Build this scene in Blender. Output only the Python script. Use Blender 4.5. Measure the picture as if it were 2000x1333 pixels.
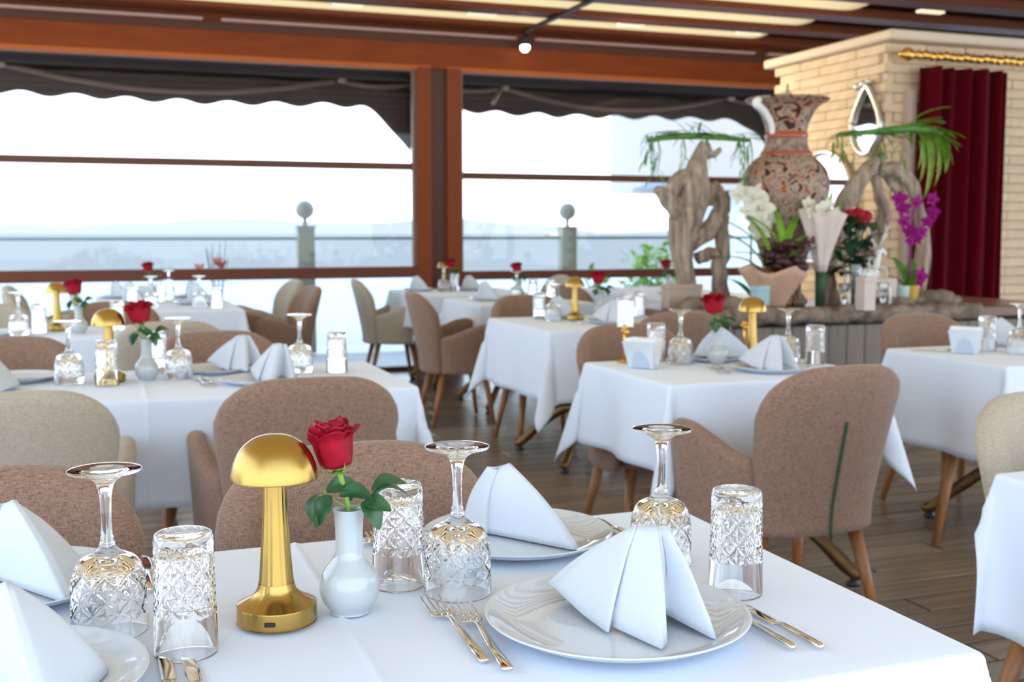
import bpy, math, random
from math import sin, cos, pi, radians as R, hypot, atan2, sqrt
from mathutils import Vector, Matrix, noise
random.seed(7)
for o in list(bpy.data.objects): bpy.data.objects.remove(o)
sc = bpy.context.scene; COL = sc.collection

# ------------------------------------------------------------------ camera, light, exposure
YAW = R(20.3); PITCH = math.atan(214.5/2200)
cam = bpy.data.cameras.new('camera'); cam.lens = 39.6; cam.sensor_width = 36; cam.clip_end = 9000; cam.clip_start = .02
cam.dof.use_dof = True; cam.dof.focus_distance = 1.43; cam.dof.aperture_fstop = 7.5
co = bpy.data.objects.new('camera', cam); COL.objects.link(co)
co.location = (0, 0, 1.26); co.rotation_euler = (pi/2-PITCH, 0, -YAW); sc.camera = co
sc.view_settings.view_transform = 'Standard'; sc.view_settings.look = 'None'
sc.view_settings.exposure = 0.75; sc.view_settings.gamma = 1; sc.view_settings.use_curve_mapping = False
cy = sc.cycles
cy.max_bounces = 14; cy.transmission_bounces = 12; cy.glossy_bounces = 5; cy.diffuse_bounces = 4; cy.transparent_max_bounces = 16
cy.sample_clamp_indirect = 8; cy.use_denoising = True; cy.blur_glossy = .3
w = bpy.data.worlds.new('sky'); sc.world = w; w.use_nodes = True
nt = w.node_tree; nt.nodes.clear()
tc = nt.nodes.new('ShaderNodeTexCoord'); sx = nt.nodes.new('ShaderNodeSeparateXYZ'); cr = nt.nodes.new('ShaderNodeValToRGB')
bg = nt.nodes.new('ShaderNodeBackground'); wo = nt.nodes.new('ShaderNodeOutputWorld')
cr.color_ramp.elements[0].position = 0.0; cr.color_ramp.elements[0].color = (.84, .915, 1, 1)
cr.color_ramp.elements[1].position = .75; cr.color_ramp.elements[1].color = (.44, .64, 1, 1)
e = cr.color_ramp.elements.new(.22); e.color = (.74, .85, 1, 1)
nt.links.new(tc.outputs['Generated'], sx.inputs[0]); nt.links.new(sx.outputs['Z'], cr.inputs[0])
nt.links.new(cr.outputs[0], bg.inputs[0]); nt.links.new(bg.outputs[0], wo.inputs[0]); bg.inputs[1].default_value = 2.3

# ------------------------------------------------------------------ materials
def nodes(name):
    m = bpy.data.materials.new(name); m.use_nodes = True
    t = m.node_tree; return m, t, t.nodes['Principled BSDF']
def mat(name, c, rough=.5, metal=0., spec=.5, trans=0., ior=1.45, coat=0., sss=0., var=0., vscale=8., bump=0., bscale=60., stretch=(1, 1, 1), c2=None, emit=None, es=0., alpha=1., aniso=0., sheen=0.):
    m, t, b = nodes(name)
    b.inputs['Base Color'].default_value = (*c, 1); b.inputs['Roughness'].default_value = rough; b.inputs['Metallic'].default_value = metal
    b.inputs['Specular IOR Level'].default_value = spec; b.inputs['Transmission Weight'].default_value = trans; b.inputs['IOR'].default_value = ior
    b.inputs['Coat Weight'].default_value = coat; b.inputs['Anisotropic'].default_value = aniso; b.inputs['Sheen Weight'].default_value = sheen
    if sss: b.inputs['Subsurface Weight'].default_value = sss; b.inputs['Subsurface Radius'].default_value = (.01, .01, .01)
    if emit: b.inputs['Emission Color'].default_value = (*emit, 1); b.inputs['Emission Strength'].default_value = es
    if var or c2 or bump:
        tc = t.nodes.new('ShaderNodeTexCoord'); mp = t.nodes.new('ShaderNodeMapping'); mp.inputs['Scale'].default_value = stretch
        t.links.new(tc.outputs['Object'], mp.inputs[0])
    if var or c2:
        n = t.nodes.new('ShaderNodeTexNoise'); n.inputs['Scale'].default_value = vscale; n.inputs['Detail'].default_value = 5
        t.links.new(mp.outputs[0], n.inputs[0])
        r = t.nodes.new('ShaderNodeValToRGB'); r.color_ramp.elements[0].position = .3; r.color_ramp.elements[1].position = .7
        d = c2 or tuple(x*(1-var) for x in c); r.color_ramp.elements[0].color = (*d, 1); r.color_ramp.elements[1].color = (*c, 1)
        t.links.new(n.outputs[0], r.inputs[0]); t.links.new(r.outputs[0], b.inputs['Base Color'])
    if bump:
        n2 = t.nodes.new('ShaderNodeTexNoise'); n2.inputs['Scale'].default_value = bscale; n2.inputs['Detail'].default_value = 3
        t.links.new(mp.outputs[0], n2.inputs[0]); bp = t.nodes.new('ShaderNodeBump'); bp.inputs['Strength'].default_value = bump; bp.inputs['Distance'].default_value = .004
        t.links.new(n2.outputs[0], bp.inputs['Height']); t.links.new(bp.outputs[0], b.inputs['Normal'])
    return m
def weave(name, c, c2, scale=1600, mix=.5):
    # upholstery cloth: two stretched noises make slubby warp and weft threads
    m, t, b = nodes(name); b.inputs['Roughness'].default_value = .9; b.inputs['Sheen Weight'].default_value = .25; b.inputs['Specular IOR Level'].default_value = .2
    tc = t.nodes.new('ShaderNodeTexCoord'); outs = []
    for st in ((1, .25, .05), (.05, .05, 1)):
        mp = t.nodes.new('ShaderNodeMapping'); mp.inputs['Scale'].default_value = st; t.links.new(tc.outputs['Object'], mp.inputs[0])
        n = t.nodes.new('ShaderNodeTexNoise'); n.inputs['Scale'].default_value = scale; n.inputs['Detail'].default_value = 1; t.links.new(mp.outputs[0], n.inputs[0]); outs.append(n)
    mx = t.nodes.new('ShaderNodeMath'); mx.operation = 'ADD'; t.links.new(outs[0].outputs[0], mx.inputs[0]); t.links.new(outs[1].outputs[0], mx.inputs[1])
    h = t.nodes.new('ShaderNodeMath'); h.operation = 'MULTIPLY'; h.inputs[1].default_value = .5; t.links.new(mx.outputs[0], h.inputs[0])
    r = t.nodes.new('ShaderNodeValToRGB'); r.color_ramp.elements[0].position = .40; r.color_ramp.elements[1].position = .60
    r.color_ramp.elements[0].color = (*c2, 1); r.color_ramp.elements[1].color = (*c, 1); t.links.new(h.outputs[0], r.inputs[0]); t.links.new(r.outputs[0], b.inputs['Base Color'])
    bp = t.nodes.new('ShaderNodeBump'); bp.inputs['Strength'].default_value = .35; bp.inputs['Distance'].default_value = .002
    t.links.new(h.outputs[0], bp.inputs['Height']); t.links.new(bp.outputs[0], b.inputs['Normal']); return m
def pane_mat(name, tint):
    m = bpy.data.materials.new(name); m.use_nodes = True; t = m.node_tree; t.nodes.clear()
    tr = t.nodes.new('ShaderNodeBsdfTransparent'); tr.inputs[0].default_value = (*tint, 1)
    gl = t.nodes.new('ShaderNodeBsdfGlossy'); gl.inputs['Roughness'].default_value = .02
    fr = t.nodes.new('ShaderNodeFresnel'); fr.inputs[0].default_value = 1.3
    mx = t.nodes.new('ShaderNodeMixShader'); o = t.nodes.new('ShaderNodeOutputMaterial')
    t.links.new(fr.outputs[0], mx.inputs[0]); t.links.new(tr.outputs[0], mx.inputs[1]); t.links.new(gl.outputs[0], mx.inputs[2]); t.links.new(mx.outputs[0], o.inputs[0]); return m
def randomized(m, amount):
    # every piece that shares the material gets a slightly different tone
    t = m.node_tree; b = t.nodes['Principled BSDF']; oi = t.nodes.new('ShaderNodeObjectInfo'); hs = t.nodes.new('ShaderNodeHueSaturation')
    mr = t.nodes.new('ShaderNodeMapRange'); mr.inputs['To Min'].default_value = 1-amount; mr.inputs['To Max'].default_value = 1+amount
    t.links.new(oi.outputs['Random'], mr.inputs[0]); t.links.new(mr.outputs[0], hs.inputs['Value'])
    l = b.inputs['Base Color'].links
    if l: t.links.new(l[0].from_socket, hs.inputs['Color'])
    else: hs.inputs['Color'].default_value = b.inputs['Base Color'].default_value
    t.links.new(hs.outputs[0], b.inputs['Base Color']); return m
M = dict(
 cloth=mat('white_linen', (.69, .765, .875), .85, spec=.15, sheen=.2, bump=.12, bscale=9),
 napkin=mat('napkin_linen', (.56, .61, .67), .85, spec=.15, sheen=.2, bump=.15, bscale=700),
 brown=weave('brown_upholstery', (.355, .225, .158), (.14, .08, .055)),
 beige=weave('beige_upholstery', (.49, .43, .335), (.33, .285, .215)),
 oak=mat('chair_leg_wood', (.36, .155, .052), .4, c2=(.25, .098, .032), vscale=14, stretch=(4, 4, .5)),
 gold=mat('brushed_gold', (.48, .315, .088), .31, 1),
 gold2=mat('gilt', (.75, .42, .10), .3, 1),
 steel=mat('polished_steel', (.74, .70, .66), .07, 1),
 glass=mat('crystal', (.985, .995, 1), 0, trans=1, ior=1.5),
 porcelain=mat('porcelain', (.60, .66, .715), .06, coat=.35, spec=.5),
 vasewhite=mat('vase_porcelain', (.45, .49, .50), .14, coat=.4),
 petal=mat('rose_petal', (.36, .002, .018), .55, c2=(.20, .001, .010), vscale=30, spec=.25),
 leaf=mat('rose_leaf', (.045, .13, .045), .35, c2=(.02, .07, .03), vscale=40),
 stem=mat('rose_stem', (.20, .36, .05), .45),
 black=mat('dark_plastic', (.015, .015, .015), .4),
 bronze=mat('bronze', (.22, .13, .05), .4, .8, var=.5, vscale=12),
 plank=randomized(mat('floor_plank', (.27, .21, .155), .27, spec=.8, c2=(.16, .12, .085), vscale=3.5, stretch=(.6, 8, 1), bump=.06, bscale=12), .24),
 joint=mat('floor_joint', (.05, .04, .03), .8),
 mahog=mat('mahogany_frame', (.27, .055, .009), .5, spec=.2, c2=(.22, .042, .007), vscale=5, stretch=(.6, 3, 3)),
 mahog2=mat('dark_frame', (.085, .022, .010), .45),
 ceilb=mat('ceiling_beam', (.17, .042, .014), .5, spec=.2),
 ceilf=mat('ceiling_fabric', (.70, .52, .27), .6),
 dark=mat('dark_ceiling_track', (.02, .017, .015), .5),
 pane=pane_mat('window_glass', (.955, .97, .97)),
 railg=pane_mat('railing_glass', (.94, .97, .965)),
 teal=mat('teal_rail', (.12, .30, .32), .3),
 postm=mat('railing_post', (.35, .36, .28), .6),
 globe=mat('globe_glass', (.37, .355, .29), .45),
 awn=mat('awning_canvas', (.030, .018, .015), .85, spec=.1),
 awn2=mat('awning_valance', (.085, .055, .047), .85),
 alu=mat('awning_aluminium', (.62, .52, .44), .5),
 terrace=mat('terrace_paving', (.60, .61, .58), .7, var=.06, vscale=1.2),
 sea=mat('sea_water', (.33, .285, .245), .9, spec=0),
 hill=mat('haze_tinted_hills', (.43, .375, .335), 1, spec=0),  # the distant haze is put into this pale hill colour
 white=mat('white_paint', (.82, .82, .80), .5),
 greyroof=mat('grey_roof', (.25, .27, .30), .7),
 brick=randomized(mat('sandstone', (.74, .58, .39), .85, c2=(.63, .47, .30), vscale=9, bump=.4, bscale=40), .06),
 mortar=mat('mortar', (.70, .55, .38), .9),
 capst=mat('cap_stone', (.68, .56, .42), .75),
 velvet=mat('crimson_velvet', (.085, .0015, .006), .9, sheen=.05, spec=.03),
 mirror=mat('mirror_silver', (.9, .9, .9), .02, 1),
 silver=mat('ornate_silver', (.62, .60, .56), .35, .9),
 drift=mat('driftwood', (.46, .375, .29), .85, c2=(.15, .10, .07), vscale=7, stretch=(4, 4, .6), bump=.8, bscale=26),
 rock=mat('rough_bark', (.30, .24, .19), .9, c2=(.10, .07, .05), vscale=14, bump=1, bscale=30),
 greenA=mat('fern_green', (.10, .28, .04), .45, c2=(.05, .16, .02), vscale=10),
 greenB=mat('bright_green', (.22, .42, .03), .45, c2=(.10, .26, .02), vscale=8),
 greenD=mat('dark_green', (.02, .07, .025), .5),
 orchid=mat('purple_orchid', (.25, .003, .145), .6, spec=.2),
 ivory=mat('ivory_petal', (.66, .64, .52), .55),
 kraft=mat('kraft_paper', (.58, .36, .24), .7, var=.15),
 paper=mat('pale_paper', (.66, .56, .50), .7, var=.08),
 burg=mat('burgundy_leaf', (.05, .008, .012), .5, c2=(.02, .006, .008), vscale=20),
 dry=mat('dried_flower', (.20, .11, .10), .8, c2=(.08, .035, .035), vscale=30),
 counter=randomized(mat('counter_board', (.23, .19, .15), .55, c2=(.15, .125, .10), vscale=5, stretch=(3, 3, .4)), .12),
 counttop=mat('counter_top', (.19, .10, .07), .3),
 mint=mat('mint_glass', (.42, .62, .56), .2),
 yellow=mat('yellow_glaze', (.55, .34, .04), .3),
 blue=mat('pale_blue_paper', (.33, .50, .55), .6),
 greenpipe=mat('green_zip', (.02, .07, .03), .6),
 led=mat('led_panel', (.9, .85, .75), .5, emit=(1, .80, .50), es=.5),
 spot=mat('spot_lens', (.9, .9, .9), .3, emit=(1, .95, .85), es=4),
 shrub=mat('sunlit_shrub', (.42, .60, .07), .6, c2=(.20, .42, .05), vscale=6),
 coral=mat('coral_flower', (.75, .10, .06), .5),
 sill=mat('sill_brown', (.15, .050, .030), .5, spec=.2),
 jambm=mat('jamb_brown', (.21, .052, .016), .5, spec=.2),
 guide=mat('guide_rail_brown', (.22, .14, .10), .5),
 taupe=mat('taupe_card', (.42, .33, .27), .7),
 seam=mat('seam_thread', (.20, .17, .13), .9),
)
def fabric_mat():
    # thin retractable roof cloth: daylight from above shines through it
    m = bpy.data.materials.new('roof_fabric'); m.use_nodes = True; t = m.node_tree; t.nodes.clear()
    d = t.nodes.new('ShaderNodeBsdfDiffuse'); d.inputs[0].default_value = (.66, .45, .22, 1)
    tr = t.nodes.new('ShaderNodeBsdfTranslucent'); tr.inputs[0].default_value = (.88, .56, .23, 1)
    mx = t.nodes.new('ShaderNodeMixShader'); mx.inputs[0].default_value = .5; o = t.nodes.new('ShaderNodeOutputMaterial')
    t.links.new(d.outputs[0], mx.inputs[1]); t.links.new(tr.outputs[0], mx.inputs[2]); t.links.new(mx.outputs[0], o.inputs[0]); return m
M['roof'] = fabric_mat()
def brushed(m, rough):
    t = m.node_tree; b = t.nodes['Principled BSDF']; tg = t.nodes.new('ShaderNodeTangent'); tg.direction_type = 'RADIAL'; tg.axis = 'Z'
    t.links.new(tg.outputs[0], b.inputs['Tangent']); b.inputs['Anisotropic'].default_value = .8; b.inputs['Anisotropic Rotation'].default_value = .25; b.inputs['Roughness'].default_value = rough
brushed(M['gold'], .25)
# patterned urn: scrolling cream / rust / near-black glaze bands
def urn_mat():
    m, t, b = nodes('painted_urn'); b.inputs['Roughness'].default_value = .4; b.inputs['Specular IOR Level'].default_value = .25
    tc = t.nodes.new('ShaderNodeTexCoord')
    n = t.nodes.new('ShaderNodeTexNoise'); n.inputs['Scale'].default_value = 13; n.inputs['Detail'].default_value = 1.5; n.inputs['Distortion'].default_value = 1.2
    t.links.new(tc.outputs['Object'], n.inputs[0])
    r = t.nodes.new('ShaderNodeValToRGB'); r.color_ramp.interpolation = 'CONSTANT'
    cols = [(0, (.022, .011, .012)), (.36, (.27, .055, .010)), (.41, (.37, .275, .205)), (.505, (.035, .014, .012)), (.535, (.39, .295, .225)), (.605, (.33, .075, .012)), (.655, (.03, .014, .013))]
    r.color_ramp.elements[0].color = (*cols[0][1], 1); r.color_ramp.elements[1].position = cols[1][0]; r.color_ramp.elements[1].color = (*cols[1][1], 1)
    for p, c in cols[2:]:
        e = r.color_ramp.elements.new(p); e.color = (*c, 1)
    t.links.new(n.outputs[0], r.inputs[0]); t.links.new(r.outputs[0], b.inputs['Base Color']); return m
M['urn'] = urn_mat(); M['rust'] = mat('rust_band', (.36, .07, .02), .3, coat=.4)
M['urnpale'] = mat('pale_urn_band', (.40, .31, .25), .3, c2=(.10, .05, .04), vscale=22, coat=.4)

# ------------------------------------------------------------------ mesh helpers
def lerp(a, b, t): return a+(b-a)*t
def crom(P, n):
    P = [Vector(p) for p in P]; out = []
    for i in range(len(P)-1):
        p0 = P[max(i-1, 0)]; p1 = P[i]; p2 = P[i+1]; p3 = P[min(i+2, len(P)-1)]
        for k in range(n):
            t = k/n; out.append(.5*((2*p1)+(p2-p0)*t+(2*p0-5*p1+4*p2-p3)*t*t+(3*p1-p0-3*p2+p3)*t**3))
    out.append(P[-1]); return out
class MB:
    def __init__(s): s.v = []; s.f = []
    def add(s, vs, fs):
        k = len(s.v); s.v += [tuple(p) for p in vs]; s.f += [tuple(i+k for i in f) for f in fs]; return s
    def box(s, c, d, rz=0, bev=0):
        x, y, z = [q/2 for q in d]; vs = []
        if bev and min(x, y, z) > bev:
            for sx_ in (-1, 1):
                for sy_ in (-1, 1):
                    for sz_ in (-1, 1):
                        vs += [(sx_*(x-bev), sy_*(y-bev), sz_*z), (sx_*(x-bev), sy_*y, sz_*(z-bev)), (sx_*x, sy_*(y-bev), sz_*(z-bev))]
            from itertools import product
            import bmesh
            bm = bmesh.new()
            for p in vs: bm.verts.new(p)
            h = bmesh.ops.convex_hull(bm, input=bm.verts); bm.verts.index_update()
            vs = [v.co.copy() for v in bm.verts]; fs = [tuple(v.index for v in f.verts) for f in bm.faces]; bm.free()
        else:
            vs = [Vector((a*x, b*y, e*z)) for a in (-1, 1) for b in (-1, 1) for e in (-1, 1)]
            fs = [(0, 1, 3, 2), (4, 6, 7, 5), (0, 4, 5, 1), (2, 3, 7, 6), (0, 2, 6, 4), (1, 5, 7, 3)]
        m = Matrix.Rotation(rz, 3, 'Z'); return s.add([m @ Vector(p)+Vector(c) for p in vs], fs)
    def lathe(s, prof, n=48, c=(0, 0, 0), wob=None, cap=False):
        vs = []; fs = []
        for i, (r, z) in enumerate(prof):
            for k in range(n):
                a = 2*pi*k/n; rr = r+(wob(a, i, z) if wob else 0); vs.append((c[0]+rr*cos(a), c[1]+rr*sin(a), c[2]+z))
        for i in range(len(prof)-1):
            for k in range(n): fs.append((i*n+k, i*n+(k+1) % n, (i+1)*n+(k+1) % n, (i+1)*n+k))
        if cap: fs.append(tuple(range(n))[::-1]); fs.append(tuple((len(prof)-1)*n+k for k in range(n)))
        return s.add(vs, fs)
    def tube(s, P, rad, n=10, sub=6, lobes=None, squash=1.0):
        pts = crom(P, sub) if sub else [Vector(p) for p in P]
        N = len(pts); k0 = len(P)-1
        rs = []
        for i in range(N):
            u = i/(N-1)*k0; j = min(int(u), k0-1); rr = rad if not isinstance(rad, (list, tuple)) else lerp(rad[j], rad[j+1], u-j); rs.append(rr)
        t0 = (pts[1]-pts[0]).normalized(); up = Vector((0, 0, 1)) if abs(t0.z) < .9 else Vector((1, 0, 0))
        nrm = t0.cross(up).normalized(); vs = []
        for i in range(N):
            t = (pts[min(i+1, N-1)]-pts[max(i-1, 0)]).normalized()
            nrm = (nrm-t*nrm.dot(t)).normalized(); b = t.cross(nrm)
            for k in range(n):
                a = 2*pi*k/n; r = rs[i]*(lobes(a, i/(N-1)) if lobes else 1)
                vs.append(pts[i]+nrm*cos(a)*r+b*sin(a)*r*squash)
        fs = [(i*n+k, i*n+(k+1) % n, (i+1)*n+(k+1) % n, (i+1)*n+k) for i in range(N-1) for k in range(n)]
        fs.append(tuple(range(n))[::-1]); fs.append(tuple((N-1)*n+k for k in range(n))); return s.add(vs, fs)
    def grid(s, fn, nu, nv, closed_u=False):
        vs = [fn(i/(nu if closed_u else nu-1), j/(nv-1)) for i in range(nu) for j in range(nv)]
        m = nu if closed_u else nu-1
        return s.add(vs, [(i*nv+j, ((i+1) % nu)*nv+j, ((i+1) % nu)*nv+j+1, i*nv+j+1) for i in range(m) for j in range(nv-1)])
    def sphere(s, c, r, n=16, m=10, sc_=(1, 1, 1), wob=None):
        def f(u, v):
            a = 2*pi*u; b = pi*v; d = Vector((sin(b)*cos(a), sin(b)*sin(a), -cos(b))); q = r*(1+(wob(d) if wob else 0))
            return (c[0]+d.x*q*sc_[0], c[1]+d.y*q*sc_[1], c[2]+d.z*q*sc_[2])
        return s.grid(f, n, m, True)
    def mesh(s, name, smooth=True):
        me = bpy.data.meshes.new(name); me.from_pydata(s.v, [], s.f); me.validate(); me.update()
        if smooth: me.polygons.foreach_set('use_smooth', [True]*len(me.polygons))
        return me
    def build(s, name, m, parent=None, smooth=True, solid=0, off=0, sub=0, auto=None):
        o = bpy.data.objects.new(name, s.mesh(name, smooth)); o.data.materials.append(M[m] if isinstance(m, str) else m)
        COL.objects.link(o); o.parent = parent
        if auto and smooth:
            try: o.data.set_sharp_from_angle(angle=R(auto))
            except Exception: pass
        if solid:
            k = o.modifiers.new('thickness', 'SOLIDIFY'); k.thickness = solid; k.offset = off
        if sub:
            k = o.modifiers.new('smooth', 'SUBSURF'); k.levels = sub; k.render_levels = sub
        return o
def tag(o, label=None, cat=None, group=None, kind=None):
    if label: o['label'] = label
    if cat: o['category'] = cat
    if group: o['group'] = group
    if kind: o['kind'] = kind
    return o
def empty(name, loc, rz=0):
    o = bpy.data.objects.new(name, None); COL.objects.link(o); o.location = loc; o.rotation_euler = (0, 0, rz); o.empty_display_size = .05; return o
KIDS = {}
def copy_tree(o, parent=None):
    c = o.copy(); COL.objects.link(c); c.parent = parent
    for ch in o.children: copy_tree(ch, c)
    return c
USED = set()
def place(proto, loc, rz, label, group=None, scale=1):
    """the first call moves the prototype itself, later calls copy it with its parts"""
    if proto.name in USED: o = copy_tree(proto)
    else: o = proto; USED.add(proto.name)
    o.location = loc; o.rotation_euler = (0, 0, rz); o.scale = (scale,)*3
    o['label'] = label
    if group: o['group'] = group
    return o
def struct(o, label=None): o['kind'] = 'structure'; return tag(o, label)
T = .76; CAMR = -YAW

# ------------------------------------------------------------------ setting: floor
YW = 9.9
fl = struct(MB().box((2.5, 3.2, -.03), (17, 13.5, .05)).build('floor', 'joint', smooth=False))
plank_me = MB().box((0, 0, 0), (1.19, .129, .02), bev=.003).mesh('plank', False); plank_me.materials.append(M['plank'])
npl = 0; rest = MB()
for row in range(-24, 72):
    y = row*.14+.07; off = (row*.437) % 1.2
    for cx in range(-5, 10):
        x = cx*1.2+off
        if y > YW-.1: continue
        see = 1.9 < y < 9.2 and .9+.07*y < x < min(4.3, 1.5+.62*y) and npl < 298
        if see:
            o = bpy.data.objects.new('plank', plank_me); COL.objects.link(o); o.parent = fl; o.location = (x, y, -.0105); npl += 1
        else: rest.box((x, y, -.0105), (1.19, .129, .02))
r_ = rest.build('planks', 'plank', fl, smooth=False); r_['kind'] = 'stuff'

# ------------------------------------------------------------------ setting: window wall
hb = struct(MB().box((4.15, YW, 2.83), (13.7, .16, .26)).build('wall_back', 'mahog', smooth=False), 'mahogany coloured header beam above the windows')
MB().box((4.15, YW-.05, 2.95), (13.7, .10, .05)).build('ledge', 'mahog2', hb, smooth=False)
MB().box((4.15, YW-.02, 3.04), (13.7, .12, .14)).build('upper_beam', 'ceilb', hb, smooth=False)
for a, b in ((-2.6, -.8), (-.64, .9), (1.05, 3.65), (3.84, 6.15), (6.3, 9)):
    MB().box(((a+b)/2, YW-.13, 3.0), (b-a, .06, .022)).build('track_profile', mat('pale_track', (.55, .36, .30), .4), hb, smooth=False)
col_ = struct(MB().box((2.935, YW+.02, 1.36), (.15, .13, 2.72)).build('wall_column', 'mahog2', smooth=False), 'dark brown column between the two wide windows')
def window(n, x0, x1, mid, sill0, sill1, last=False):
    wn = struct(empty('window_%d' % n, (0, 0, 0)))
    MB().box((x0+.065, YW-.03, 1.36), (.13, .12, 2.7)).build('jamb', 'jambm', wn, smooth=False)
    MB().box((x1-.065, YW-.03, 1.36), (.13, .12, 2.7)).build('jamb', 'jambm', wn, smooth=False)
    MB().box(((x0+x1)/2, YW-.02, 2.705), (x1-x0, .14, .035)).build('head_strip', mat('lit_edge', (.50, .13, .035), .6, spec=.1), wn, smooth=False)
    MB().box(((x0+x1)/2, YW-.03, (sill0+sill1)/2), (x1-x0-.24, .10, sill1-sill0)).build('sill_bar', 'sill', wn, smooth=False)
    MB().box(((x0+x1)/2, YW-.0, mid), (x1-x0-.24, .06, .062)).build('middle_bar', mat('mid_bar', (.14, .06, .042), .5, spec=.2), wn, smooth=False)
    MB().box(((x0+x1)/2, YW, .015), (x1-x0, .09, .05)).build('bottom_track', 'mahog2', wn, smooth=False)
    MB().box((x0+.145, YW-.02, 1.36), (.03, .05, 2.66)).build('guide_rail', 'guide', wn, smooth=False)
    MB().box((x1-.145, YW-.02, 1.36), (.03, .05, 2.66)).build('guide_rail', 'guide', wn, smooth=False)
    for z0, z1, dy in ((.04, sill0+.02, .018), (sill1-.02, mid, .0), (mid, 2.69, -.018)):
        MB().box(((x0+x1)/2, YW+dy, (z0+z1)/2), (x1-x0-.28, .006, z1-z0)).build('pane', 'pane', wn, smooth=False)
window(1, -2.6, 2.86, 1.837, .845, .945); window(2, 3.01, 8.4, 1.765, .815, .895)

# ------------------------------------------------------------------ setting: ceiling
RX = 5.9      # right of this line the roof is solid and dark
ce = struct(MB().box((8.5, 4.35, 3.17), (5.2, 11.3, .06)).build('ceiling', 'dark', smooth=False))
beam_me = MB().box((1.65, 0, 0), (13.7, .25, .08), bev=.01).mesh('beam', False); beam_me.materials.append(M['ceilb'])
fold_me = MB().grid(lambda u, v: (lerp(-2.7, RX, u), lerp(-.36, .36, v), -.06*sin(pi*v)), 2, 13).mesh('fabric_fold'); fold_me.materials.append(M['roof'])
y = 9.62
while y > -1.1:
    o = bpy.data.objects.new('beam', beam_me); COL.objects.link(o); o.parent = ce; o.location = (2.5, y, 3.09)
    o = bpy.data.objects.new('fabric_fold', fold_me); COL.objects.link(o); o.parent = ce; o.location = (0, y-.36, 3.125)
    y -= .72
MB().box((4.15, 9.86, 3.12), (13.7, .30, .06)).build('edge_board', 'ceilb', ce, smooth=False)
led_me = MB().box((0, 0, 0), (.24, .07, .02), bev=.004).mesh('led_panel', False); led_me.materials.append(M['led'])
leds = [(4.456, 9.06, 'between the two bays'), (5.644, 9.06, 'near the stone pavilion'), (3.089, 9.06, 'above the window column'), (1.96, 9.06, 'above the left window'), (6.501, 7.68, 'over the pavilion roof'), (.6, 9.06, 'farthest left')]
for x, y, l in leds:
    o = bpy.data.objects.new('ceiling_light', led_me); COL.objects.link(o); o.location = (x, y, 3.052)
    tag(o, 'small rectangular warm ceiling light '+l, 'ceiling light', 'warm lights in the striped ceiling')
tr = empty('track_light', (3.66, 9.0, 3.03)); tag(tr, 'black ceiling track with a small bright spotlight at its far end', 'track light')
MB().box((0, -.8, 0), (.035, 2.8, .03)).build('track', 'dark', tr, smooth=False)
sh = MB().tube([(.03, .62, -.03), (.03, .62, -.06), (.03, .68, -.12)], [.03, .045, .05], 14, 3).build('spot_head', 'dark', tr)
MB().sphere((.03, .64, -.125), .045, 12, 8).build('lens', 'spot', sh)

# ------------------------------------------------------------------ outside
struct(MB().box((2.5, 20.4, -.05), (90, 21, .06)).build('terrace', 'terrace', smooth=False), 'pale sunlit terrace paving beyond the windows')
struct(MB().box((0, 4020, -9), (16000, 8000, .5)).build('sea', 'sea', smooth=False), 'calm pale blue sea to the horizon')
sl = bpy.data.lights.new('track_spot', 'SPOT'); sl.energy = 190; sl.color = (1, .80, .55); sl.spot_size = R(75); sl.spot_blend = .8; sl.shadow_soft_size = .05
so = bpy.data.objects.new('track_spot', sl); COL.objects.link(so); so.location = (3.70, 9.60, 2.80); so.rotation_euler = (Vector((5.5, 7.5, 2.0))-Vector((3.7, 9.6, 2.8))).to_track_quat('-Z', 'Y').to_euler(); so.parent = tr; so.matrix_parent_inverse = Matrix.Translation((-3.66, -9.0, -3.03))
hs = MB()
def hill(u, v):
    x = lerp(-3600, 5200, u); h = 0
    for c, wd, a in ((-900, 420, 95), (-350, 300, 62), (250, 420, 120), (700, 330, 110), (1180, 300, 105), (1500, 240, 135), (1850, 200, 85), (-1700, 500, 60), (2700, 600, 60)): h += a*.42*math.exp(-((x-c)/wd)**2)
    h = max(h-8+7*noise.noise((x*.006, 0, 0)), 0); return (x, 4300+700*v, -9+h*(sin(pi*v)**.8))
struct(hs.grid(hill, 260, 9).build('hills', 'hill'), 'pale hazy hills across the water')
rail = empty('glass_railing', (0, 11.7, 0)); tag(rail, 'glass balustrade with teal top rail and grey posts carrying globe lamps', 'railing')
px_ = [2.05-5.88, 2.05-2.94, 2.05, 4.99, 7.93, 10.87]
for x in px_:
    if abs(x-(2.05-2.94)) < .1: continue
    p = MB().box((x, 0, .65), (.172, .172, 1.30), bev=.01).box((x, 0, 1.305), (.19, .19, .02)).build('post', 'postm', rail, smooth=False)
    MB().tube([(x, 0, 1.31), (x, 0, 1.39)], .022, 10, 0).build('globe_stem', 'postm', p)
    MB().sphere((x, 0, 1.482), .098, 24, 14).build('globe_lamp', 'globe', p)
px2 = [-3.83, 2.05, 4.99, 7.93, 10.87]
for a, b in zip(px2[:-1], px2[1:]):
    MB().box(((a+b)/2, 0, 1.185), (b-a-.17, .05, .03)).build('top_rail', 'teal', rail, smooth=False)
    MB().box(((a+b)/2, 0, .61), (b-a-.2, .012, 1.1)).build('glass_panel', 'railg', rail, smooth=False)
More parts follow.
